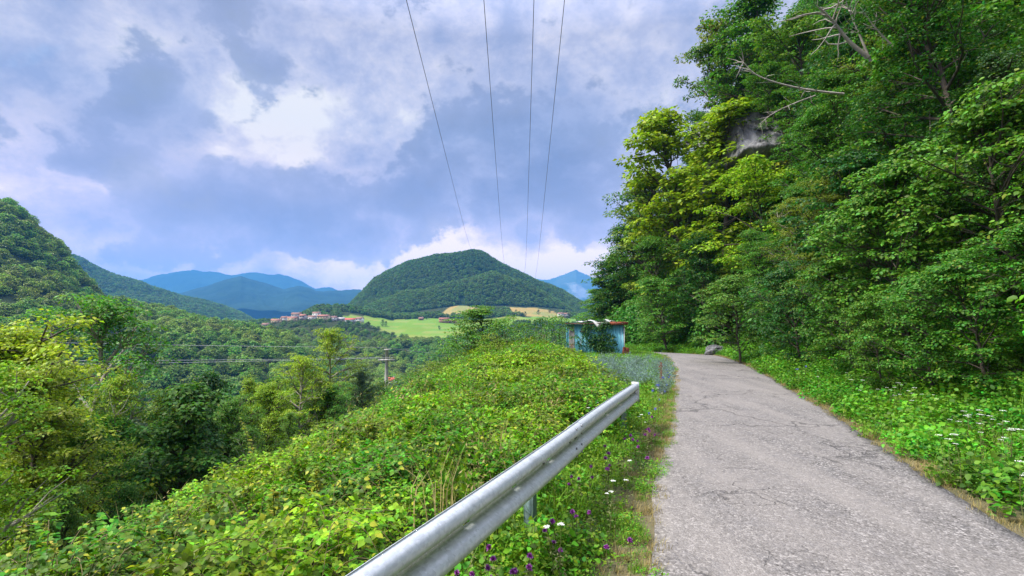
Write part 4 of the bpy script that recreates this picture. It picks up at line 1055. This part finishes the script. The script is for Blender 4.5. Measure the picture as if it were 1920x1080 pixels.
# dead branches
def dead_branch(pts, r, label, seed):
    g = np.random.default_rng(seed); P = np.array([P3(*p) for p in pts]); o0 = P[0].copy(); P = smooth3(P-o0)
    mb = MB(); n = len(P); mb.tube(P, np.linspace(r, r*.25, n), 6)
    for i in range(14):
        j = g.integers(n//5, n-1); d = unit(unit(P[min(j+2, n-1)]-P[j-1])*.8+g.normal(size=3)*.6); L = g.uniform(.6, 1.8)*r*12
        q = [P[j]]
        for k in range(4): d = unit(d+g.normal(size=3)*.25); q.append(q[-1]+d*L/4)
        mb.tube(np.array(q), np.linspace(r*.4, r*.1, 5), 4)
    return tag(link('dead_branch', mb.mesh('dead_branch', M['deadwood'], True), None, tuple(o0)), label, 'branch', 'bare pale branches on the slope')
def smooth3(P, n=5):
    out = []
    for i in range(len(P)-1):
        p0 = P[max(i-1, 0)]; p1 = P[i]; p2 = P[i+1]; p3 = P[min(i+2, len(P)-1)]
        for k in range(n):
            t = k/n; out.append(.5*((2*p1)+(-p0+p2)*t+(2*p0-5*p1+4*p2-p3)*t*t+(-p0+3*p1-3*p2+p3)*t**3))
    out.append(P[-1]); return np.array(out)
dead_branch([(1650,92,17.5),(1615,60,17.5),(1590,25,17.4),(1562,-8,17.3)], .085, 'thick pale dead branch crossing the top of the slope', 1)
dead_branch([(1655,100,17.5),(1630,30,17.4),(1612,-20,17.2)], .05, 'pale dead branch forking up beside the thickest one', 2)
dead_branch([(1600,165,20),(1540,158,20),(1480,145,20),(1430,125,20),(1400,90,20)], .05, 'long pale fallen branch pointing left over the cliff', 3)
dead_branch([(1545,168,20),(1500,185,20),(1460,205,20.2),(1435,225,20.4)], .03, 'thin bare branch hanging before the grey cliff', 4)
dead_branch([(1700,70,16),(1665,30,16),(1640,-10,16)], .03, 'thin brown bare branch at the top right of the pale ones', 5)

# ------------------------------------------------------------------ named trees, valley on the left
random.seed(12)
LT = [
 ('big', 45, 665, 19, G_YEL, 1.2, 'yellow green tree standing before the large one at the left edge'),
 ('bigairy', 290, 715, 27, G_LIME, 1.2, 'light green tree between the orange-topped and the olive tree'),
 ('big', 505, 705, 28, G_LIME, 1.0, 'yellow green tree between the ivy tree and the feathery one'),
 ('big', 430, 735, 24, G_BRT, 1.0, 'fresh green tree leaning against the dark ivy tree'),
 ('big', -10, 580, 17, G_YEL, 1.35, 'large yellow green tree at the left edge of the photo'),
 ('bigairy', 170, 540, 27, G_BRT, 1.3, 'tall airy green tree with pale bare twigs on the left'),
 ('bigairy', 90, 650, 22, G_LIME, 1.0, 'yellowish tree right of the tree at the left edge'),
 ('bigairy', 245, 690, 25, G_LIME, .9, 'light green tree with orange leaves at its top'),
 ('bigairy', 320, 700, 30, G_OLV, .9, 'olive tree left of the dark ivy tree'),
 ('tall', 398, 684, 27, G_DARK, .8, 'dark ivy-covered tree in the valley'),
 ('bigairy', 455, 690, 28, G_LIME, 1.0, 'light green tree just right of the dark ivy tree'),
 ('bigairy', 560, 660, 29, G_YEL, 1.2, 'yellow green tree with feathery top left of the tallest valley tree'),
 ('bigairy', 628, 608, 36, G_LIME, 1.3, 'tallest slender light green tree in front of the village slope'),
 ('big', 680, 690, 36, G_BLUE, .9, 'grey green tree left of the utility pole'),
 ('big', 610, 700, 30, G_OLV, .9, 'green tree under the tallest slender tree'),
 ('big', 60, 745, 15, G_LIME, .8, 'low light green tree at the lower left'),
 ('big', 180, 770, 18, G_BRT, .9, 'round green tree crown below the airy tall tree'),
 ('big', 330, 775, 21, G_BRT, .9, 'green tree below the olive tree'),
 ('big', 400, 745, 22, G_DARK, .9, 'dark bushy tree under the ivy tree'),
 ('bigairy', 470, 790, 22, G_MID, .9, 'mid green bushy tree in the hollow of the valley'),
 ('bigairy', 555, 760, 24, G_BRT, 1.0, 'green tree in front of the glimpsed pale house'),
 ('big', 650, 780, 26, G_BRT, .9, 'bushy tree just beyond the bramble bank'),
 ('big', 10, 850, 13, G_YEL, .9, 'lowest light green tree at the left edge'),
 ('big', 130, 885, 13, G_MID, .9, 'shaded bushy tree behind the bramble shoots'),
 ('big', 260, 885, 15, G_MID, .9, 'shaded tree in the hollow behind the tall bramble shoot'),
]
for (k_, px, top, Y, c, w, lb) in LT:
    tree_px(k_, px, top, Y, jit(c, .1), lb, w*.8, group='trees in the valley left of the bank')
ENV = [(-200,560),(0,600),(100,630),(250,668),(330,680),(400,688),(480,685),(560,675),(600,680),(640,700),(690,740),(715,775),(775,775),(850,760),(900,690),(960,680)]
gg = np.random.default_rng(22); placedL = []; k = 0
for it in range(5000):
    Y = gg.uniform(10, 120); t_px = gg.uniform(-120, 860); x = (t_px-960)/F*Y
    e = float(edge_x(np.array([Y]))[0]-x)
    if e < 8 or (t_px > 715 and t_px < 765): continue
    sp = 3.7+Y*.028
    if any((a-x)**2+(b-Y)**2 < sp*sp for a, b in placedL): continue
    zg = float(H(np.array([x]), np.array([Y]))[0]); ht = gg.uniform(8, 15)
    lim = np.interp(t_px, *zip(*ENV))+gg.uniform(0, 60)
    if HZ-(zg+ht-CAMZ)/Y*F < lim: ht = zf(lim, Y)-zg
    if ht < 3.5: continue
    placedL.append((x, Y))
    c = [G_MID, G_BRT, G_BRT, G_LIME, G_BRT, G_LIME][gg.integers(0, 6)]
    if t_px < 140: c = [G_YEL, G_LIME][gg.integers(0, 2)]
    put_tree(['bigairy', 'big', 'bigairy', 'tall'][gg.integers(0, 4)] if Y < 45 else ['full', 'broad', 'tall', 'airy'][gg.integers(0, 4)], x, Y, ht, jit(c, .2), 'leafy tree in the mixed wood filling the valley left of the bank', 'wood filling the valley'); k += 1
    if k > 280: break
print('valley trees', k)

# bushes on the bank near the shed
NB = [('near', 905, 578, 26, G_BRT, 1.8, 'bright green feathery young tree standing on the bank'),
 ('shrub', 945, 600, 24, G_BRT, 1.2, 'light green bush right of the feathery young tree'),
 ('shrub', 872, 608, 25, G_BRT, 1.3, 'bright bush left of the feathery young tree'),
 ('shrub', 845, 645, 22, G_MID, 1.2, 'dark green bush at the edge of the bank'),
 ('shrub', 812, 685, 19, G_OLV, 1.3, 'low olive bush sloping down at the edge of the bank'),
 ('shrub', 1046, 590, 27, G_MID, 1.1, 'creeper-covered bush left of the shed'),
 ('shrub', 1012, 596, 30, G_DARK, 1.3, 'dark bush behind the bank left of the shed'),
 ('shrub', 980, 603, 27, G_BRT, 1.3, 'low green bush between the feathery tree and the shed'),
 ('shrub', 922, 625, 22, G_OLV, 1.2, 'olive bush in front of the feathery young tree'),
 ('shrub', 758, 748, 17, G_DARK, 1.2, 'dark bush beside the foot of the utility pole'),
 ('shrub', 785, 728, 18, G_MID, 1.1, 'green bush on the edge of the bank right of the pole')]
for (k_, px, top, Y, c, w, lb) in NB:
    tree_px(k_, px, top, Y, c, lb, w, group='bushes on the bank', name='bush', cat='bush')

# ------------------------------------------------------------------ bramble shoots and single plants
def shoot(px, top, Y, label, seed, s=1., bend=.1, mat='shoot_leaf'):
    g = np.random.default_rng(seed); x = (px-960)/F*Y; zg = float(H(np.array([x]), np.array([Y]))[0])+.1; L = max(zf(top, Y)-zg, .5)
    o = empty('bramble_shoot', (x, Y, zg), 0, label, 'bramble shoot', 'bramble shoots standing above the thicket')
    n = 12; t = np.linspace(0, 1, n); P = np.stack([bend*L*t**2, .05*np.sin(t*5), L*t-.1], 1)
    link('stem', MB().tube(P, np.linspace(.008, .003, n), 5).mesh('stem', M['cane'], True), o)
    mb = MB(); C = []; Nn = []; D = []; S = []
    for k_ in range(2, 46):
        f = k_/46; p = np.array([np.interp(f, t, P[:, i]) for i in range(3)]); a = k_*2.4; ld = np.array([math.cos(a), math.sin(a), .25]); nn = np.array([-math.cos(a)*.3, -math.sin(a)*.3, 1.])+g.normal(size=3)*.25
        sz = .085*(1.15-.75*f); sd = unit(np.cross(ld, nn))
        for dd in (ld, ld*.2+sd, ld*.2-sd): C.append(p+ld*.05*(1-f)); Nn.append(nn); D.append(dd); S.append(sz*g.uniform(.7, 1.1))
    leaves(mb, np.array(C), np.array(Nn), np.array(D), np.array(S), LN)
    link('leaves', mb.mesh('leaves', M[mat]), o)
shoot(60, 935, 4.6, 'bramble shoot nearest the left edge of the photo', 1)
shoot(130, 940, 4.9, 'short bramble shoot second from the left', 2, bend=-.1)
shoot(170, 965, 4.4, 'yellow tipped bramble shoot third from the left', 3)
shoot(332, 905, 5.2, 'yellow leaning bramble shoot with arching tip', 4, bend=.5)
shoot(420, 855, 7.2, 'slim upright bramble shoot with pale tip before the dark trees', 5, bend=.15)
shoot(495, 765, 8.0, 'tallest bramble shoot, arching right before the valley trees', 6, bend=-.25)
for q_, (px_, tp_, Y_) in enumerate([(300, 955, 4.6), (400, 905, 5.4), (560, 870, 6.2), (600, 930, 4.6), (690, 850, 6.0), (745, 800, 7.4), (800, 770, 8.6), (870, 760, 8.4), (700, 770, 10.0), (520, 960, 4.0)]):
    shoot(px_, tp_, Y_, 'short leafy shoot rising out of the bramble carpet', 30+q_, bend=.2-.05*(q_ % 7))
shoot(640, 805, 8.5, 'thin upright bramble shoot at the edge of the bank', 7)

def flower_positions(lst, jx, jy, g):
    return [(px+g.uniform(-jx, jx), py+g.uniform(-jy, jy)) for px, py, n in lst for _ in range(n)]
def ground_at(px, py, h):
    Y = F*(CAMZ-h)/(py-HZ); x = (px-960)/F*Y
    for _ in range(3):
        zg = float(H(np.array([x]), np.array([Y]))[0]); Y = F*(CAMZ-h-zg)/(py-HZ); x = (px-960)/F*Y
    return x, Y, zg
def stem_mesh(h, seed, leafy=True):
    g = np.random.default_rng(seed); mb = MB(); P = np.array([[0, 0, -.03], [.01, .01, h*.5], [g.uniform(-.03, .03), g.uniform(-.03, .03), h]]); mb.tube(P, [.003, .0025, .0015], 4)
    n = 14; f = g.uniform(.1, .85, n); a = g.uniform(0, 6.28, n)
    if leafy: leaves(mb, np.stack([f*0, f*0, f*h], 1), np.array([0, 0, 1.])+g.normal(size=(n, 3))*.4, np.stack([np.cos(a), np.sin(a), f*0+.4], 1), .05*g.uniform(.5, 1, n), LL)
    return mb.mesh('stem', M['stem']), P[-1]
def head_knap(seed, tip, r=.018, mat='petal_purple'):
    g = np.random.default_rng(seed); mb = MB(); n = 46; v = unit(g.normal(size=(n, 3))+np.array([0, 0, .7]))
    leaves(mb, np.tile(tip, (n, 1)), np.cross(v, g.normal(size=(n, 3))), v, r*g.uniform(.8, 1.3, n), LL)
    leaves(mb, np.tile(tip, (n, 1)), g.normal(size=(n, 3)), v, r*g.uniform(.6, 1.1, n), LQ)
    return mb.mesh('flower_head', M[mat])
def head_umbel(seed, tip, r=.045, mat='petal_white'):
    g = np.random.default_rng(seed); mb = MB(); n = 60; a = g.uniform(0, 6.28, n); q = r*np.sqrt(g.uniform(0, 1, n))
    C = tip+np.stack([np.cos(a)*q, np.sin(a)*q, .01-q*q*4], 1)
    leaves(mb, C, np.array([0, 0, 1.])+g.normal(size=(n, 3))*.3, g.normal(size=(n, 3)), np.full(n, .007), (LQ[0]*np.array([1.6, 1, 1]), LQ[1]))
    return mb.mesh('flower_head', M[mat])
def flowers(lst, jx, jy, h, headfn, name, label, cat, group, seed, r, sc=(.8, 1.2)):
    g = np.random.default_rng(seed); var = []
    for i in range(4):
        sm, tip = stem_mesh(h, seed+i); var.append((sm, headfn(seed+i, tip, r)))
    for i, (px, py) in enumerate(flower_positions(lst, jx, jy, g)):
        x, Y, zg = ground_at(px, py, h)
        if Y < 1.5 or Y > 40: continue
        s = float(sdist(CLs, np.array([x]), np.array([Y]))[0])
        if abs(s) < HW+.12: continue
        sm, hm = var[i % 4]; o = empty(name, (x, Y, zg), g.uniform(0, 6.28), label, cat, group); q = g.uniform(*sc); o.scale = (q, q, q)
        link('stem', sm, o); link('flower_head', hm, o)
flowers([(900,1040,5),(960,1060,4),(870,1060,3),(1030,1000,4),(1100,880,5),(1130,860,6),(1180,840,5),(1220,800,6),(1200,880,3),(1090,950,3),(1180,920,4),(1150,1000,2),(1240,830,3)], 32, 26, .30, head_knap, 'knapweed', 'purple knapweed flower on a thin stem in the verge by the guardrail', 'wildflower', 'purple flowers on the verge', 100, .019)
flowers([(1020,985,2),(1160,900,3),(1120,760,6),(1200,770,3),(1150,720,6),(1160,870,2),(1230,720,4)], 26, 16, .42, head_umbel, 'white_umbel', 'white umbel flower in the grass of the verge left of the lane', 'wildflower', 'white flowers left of the lane', 110, .021)
flowers([(1800,775,8),(1850,785,8),(1890,820,5),(1650,720,6),(1600,715,5),(1720,730,6),(1560,700,4),(1900,880,5),(1780,820,4),(1690,745,3)], 32, 12, .5, head_umbel, 'white_umbel', 'white umbel flower on the weedy bank right of the lane', 'wildflower', 'white flowers right of the lane', 120, .034)
flowers([(1245,715,7),(1235,740,6),(1258,700,5),(1225,770,4),(1495,700,4),(1250,760,4)], 14, 14, .55, head_knap, 'chicory', 'pale blue chicory flower beside the lane', 'wildflower', 'blue flowers beside the lane', 130, .022)
_hk = head_knap
head_blue = lambda s, t, r: _hk(s, t, r, 'petal_blue')
for o in [o for o in bpy.data.objects if o.name.startswith('chicory')]:
    for c in o.children:
        if c.name.startswith('flower_head') and c.data.materials[0] != M['petal_blue']: c.data.materials[0] = M['petal_blue']
# red dock
def dock(px, py, h, label, seed):
    x, Y, zg = ground_at(px, py, 0.05); g = np.random.default_rng(seed)
    o = empty('dock_plant', (x, Y, zg), 0, label, 'weed', 'rust red seed stalks')
    link('stem', MB().tube(np.array([[0, 0, -.05], [.01, 0, h*.5], [.02, .01, h]]), [.005, .004, .002], 4).mesh('stem', M['red_dock']), o)
    mb = MB(); n = 240; f = g.uniform(.35, 1, n); C = np.stack([g.normal(size=n)*.03, g.normal(size=n)*.03, f*h], 1)
    leaves(mb, C, g.normal(size=(n, 3)), g.normal(size=(n, 3)), .03*g.uniform(.5, 1.2, n), LQ); link('seed_head', mb.mesh('seed_head', M['red_dock']), o)
dock(1237, 730, .75, 'rust red dock stalk in the verge beyond the end of the guardrail', 1)
dock(1072, 676, .8, 'rust red dock stalk before the shed', 2)
dock(976, 668, .7, 'rust red dock stalk among the grey weeds', 3)

# ------------------------------------------------------------------ haze
t = NT('haze'); pv_ = t.n('ShaderNodeVolumePrincipled')
pv_.inputs['Color'].default_value = (.12, .46, 1.0, 1); pv_.inputs['Density'].default_value = .00013; pv_.inputs['Anisotropy'].default_value = 0.0
t.l(pv_.outputs[0], t.out.inputs['Volume'])
hz = link('haze', MB().box((0, 4900, 405), (44000, 11000, 980)).mesh('haze', t.m)); tag(hz, 'blue summer haze lying over the far mountains', kind='stuff')

# ------------------------------------------------------------------ sky
SUN_EL, SUN_AZ = R(50), R(-104)        # azimuth from +Y, negative = left
w = bpy.data.worlds.new('World'); bpy.context.scene.world = w; w.use_nodes = True; nt = w.node_tree; nt.nodes.clear()
class WT(NT):
    def __init__(s): s.t = nt
W = WT()
sky = W.n('ShaderNodeTexSky', sky_type='NISHITA'); sky.sun_disc = False; sky.sun_elevation = SUN_EL; sky.sun_rotation = SUN_AZ; sky.air_density = 1.2
tc = W.n('ShaderNodeTexCoord'); dirv = tc.outputs['Generated']
sep = W.n('ShaderNodeSeparateXYZ'); W.l(dirv, sep.inputs[0])
yy = W.math('MAXIMUM', sep.outputs[1], .08); U = W.math('DIVIDE', sep.outputs[0], yy); Vv = W.math('DIVIDE', sep.outputs[2], yy)
# warp
wn = W.n('ShaderNodeTexNoise'); wn.inputs['Scale'].default_value = 5; wn.inputs['Detail'].default_value = 8; wn.inputs['Roughness'].default_value = .58; W.l(dirv, wn.inputs['Vector'])
ws = W.n('ShaderNodeSeparateColor'); W.l(wn.outputs['Color'], ws.inputs[0])
U2 = W.math('ADD', U, W.math('MULTIPLY', W.math('SUBTRACT', ws.outputs[0], .5), .20))
V2 = W.math('ADD', Vv, W.math('MULTIPLY', W.math('SUBTRACT', ws.outputs[1], .5), .15))
def blob(px, py, rx, ry, amp):
    du = W.math('MULTIPLY', W.math('SUBTRACT', U2, (px-960)/F), F/rx); dv = W.math('MULTIPLY', W.math('SUBTRACT', V2, (HZ-py)/F), F/ry)
    d2 = W.math('ADD', W.math('MULTIPLY', du, du), W.math('MULTIPLY', dv, dv))
    return W.math('MULTIPLY', W.math('POWER', 2.718, W.math('MULTIPLY', d2, -1)), amp)
mp = W.n('ShaderNodeMapping'); mp.inputs['Scale'].default_value = (1, 1, 1.35); W.l(dirv, mp.inputs[0])
n1 = W.noise(3.1, 14, .60, mp.outputs[0], .15); n2 = W.noise(8.5, 12, .62, mp.outputs[0], .1); n3 = W.noise(2.2, 8, .5, mp.outputs[0], 0)
def total(base, blobs):
    for b in blobs: base = W.math('ADD', base, blob(*b))
    return base
# pale upper layer
L = total(W.math('ADD', W.math('MULTIPLY', W.math('SUBTRACT', n2, .5), 2.0), .36),
    ((400, 170, 150, 60, .42), (520, 210, 90, 50, .40), (460, 280, 160, 40, .36), (720, 190, 110, 80, .22), (250, 40, 330, 60, .16), (640, 50, 100, 60, .2), (90, 345, 200, 35, .30), (260, 310, 60, 35, .25), (780, 490, 330, 40, .52), (1120, 480, 170, 40, .45), (60, 200, 110, 60, .12), (1170, 250, 90, 50, .1), (300, 440, 260, 30, .1), (580, 340, 120, 30, .2)))
lightc = W.ramp(L, [(0.1, lin(166, 176, 214)), (.36, lin(194, 198, 228)), (.58, lin(222, 221, 240)), (.80, lin(255, 252, 252))])
# grey blue cumulus in front of it
D = total(W.math('ADD', W.math('MULTIPLY', W.math('SUBTRACT', n1, .5), 2.2), W.math('ADD', W.math('MULTIPLY', W.math('SUBTRACT', n2, .5), 1.5), .46)),
    ((265, 190, 80, 90, .36), (480, 165, 50, 32, .30), (350, 190, 45, 28, .25), (500, 90, 90, 40, .15), (120, 305, 50, 22, .3), (300, 360, 220, 40, .26), (560, 330, 150, 45, .25), (620, 400, 330, 42, .42), (900, 370, 170, 70, .45), (1080, 330, 110, 90, .36), (1150, 200, 110, 60, .16), (880, 250, 130, 60, .1), (240, 480, 200, 30, .2), (500, 440, 200, 26, .2),
     (400, 180, 60, 35, -.35), (540, 215, 60, 40, -.40), (700, 200, 90, 70, -.30), (430, 265, 100, 28, -.35), (780, 500, 330, 32, -.55), (1120, 490, 160, 36, -.6), (90, 350, 180, 22, -.25), (640, 60, 120, 50, -.2), (130, 130, 120, 50, -.2), (1180, 290, 60, 30, -.1), (60, 500, 90, 30, -.1)))
dm = W.n('ShaderNodeMapRange', interpolation_type='SMOOTHSTEP'); W.l(D, dm.inputs[0]); dm.inputs[1].default_value = .42; dm.inputs[2].default_value = .64
shade = W.math('ADD', W.math('ADD', W.math('MULTIPLY', D, .55), W.math('MULTIPLY', W.math('SUBTRACT', n3, .5), .9)), W.math('MULTIPLY', W.math('SUBTRACT', n2, .5), 1.0))
darkc = W.ramp(shade, [(.18, lin(176, 184, 220)), (.40, lin(144, 156, 196)), (.62, lin(116, 132, 176)), (.85, lin(92, 112, 158))])
cr = W.mix(W.math('MULTIPLY', dm.outputs[0], .76), lightc, darkc)
gap = W.mr(W.math('ADD', n1, blob(50, 90, 130, 50, .30)), .74, .86, 0, .55)
# overcast sky: brighter overhead, with an added boost out of view to fill shadows
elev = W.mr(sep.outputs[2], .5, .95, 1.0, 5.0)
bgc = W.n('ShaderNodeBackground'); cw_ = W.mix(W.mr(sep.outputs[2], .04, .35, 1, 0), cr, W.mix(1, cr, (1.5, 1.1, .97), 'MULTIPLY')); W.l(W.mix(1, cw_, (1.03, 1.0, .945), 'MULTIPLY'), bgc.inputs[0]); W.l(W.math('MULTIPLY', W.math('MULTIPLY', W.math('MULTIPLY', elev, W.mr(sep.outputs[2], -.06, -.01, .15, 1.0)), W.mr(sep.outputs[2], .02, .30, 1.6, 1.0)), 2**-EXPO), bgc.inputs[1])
bgs = W.n('ShaderNodeBackground'); W.l(sky.outputs[0], bgs.inputs[0]); bgs.inputs[1].default_value = .10
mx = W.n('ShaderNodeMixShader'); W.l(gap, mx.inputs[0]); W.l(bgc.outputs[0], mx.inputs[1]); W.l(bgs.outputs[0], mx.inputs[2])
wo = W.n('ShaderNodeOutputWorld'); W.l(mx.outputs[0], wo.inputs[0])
w.cycles.sampling_method = 'MANUAL'; w.cycles.sample_map_resolution = 512

sl = bpy.data.lights.new('sun', 'SUN'); sl.energy = 4.6; sl.angle = R(12); sl.color = (1, .95, .84)
so = bpy.data.objects.new('sun', sl); COL.objects.link(so)
sd = Vector((math.sin(SUN_AZ)*math.cos(SUN_EL), math.cos(SUN_AZ)*math.cos(SUN_EL), math.sin(SUN_EL)))
so.rotation_euler = (-sd).to_track_quat('-Z', 'Y').to_euler(); so.location = (-40, -10, 60)

# ------------------------------------------------------------------ camera
cd = bpy.data.cameras.new('camera'); cam = bpy.data.objects.new('camera', cd); COL.objects.link(cam)
cd.sensor_width = 36; cd.lens = 18; cd.clip_start = .05; cd.clip_end = 40000
cam.location = (0, 0, CAMZ); cam.rotation_euler = (R(90)+math.atan(65/960), 0, 0)
sc = bpy.context.scene; sc.camera = cam
sc.view_settings.view_transform = 'Standard'; sc.view_settings.look = 'None'; sc.view_settings.exposure = EXPO; sc.view_settings.gamma = 1
sc.render.engine = 'CYCLES'
c = sc.cycles; c.max_bounces = 5; c.diffuse_bounces = 3; c.glossy_bounces = 2; c.transmission_bounces = 3; c.transparent_max_bounces = 4; c.volume_bounces = 0
c.use_denoising = True; c.sample_clamp_indirect = 4
try: c.denoiser = 'OPENIMAGEDENOISE'
except Exception: pass
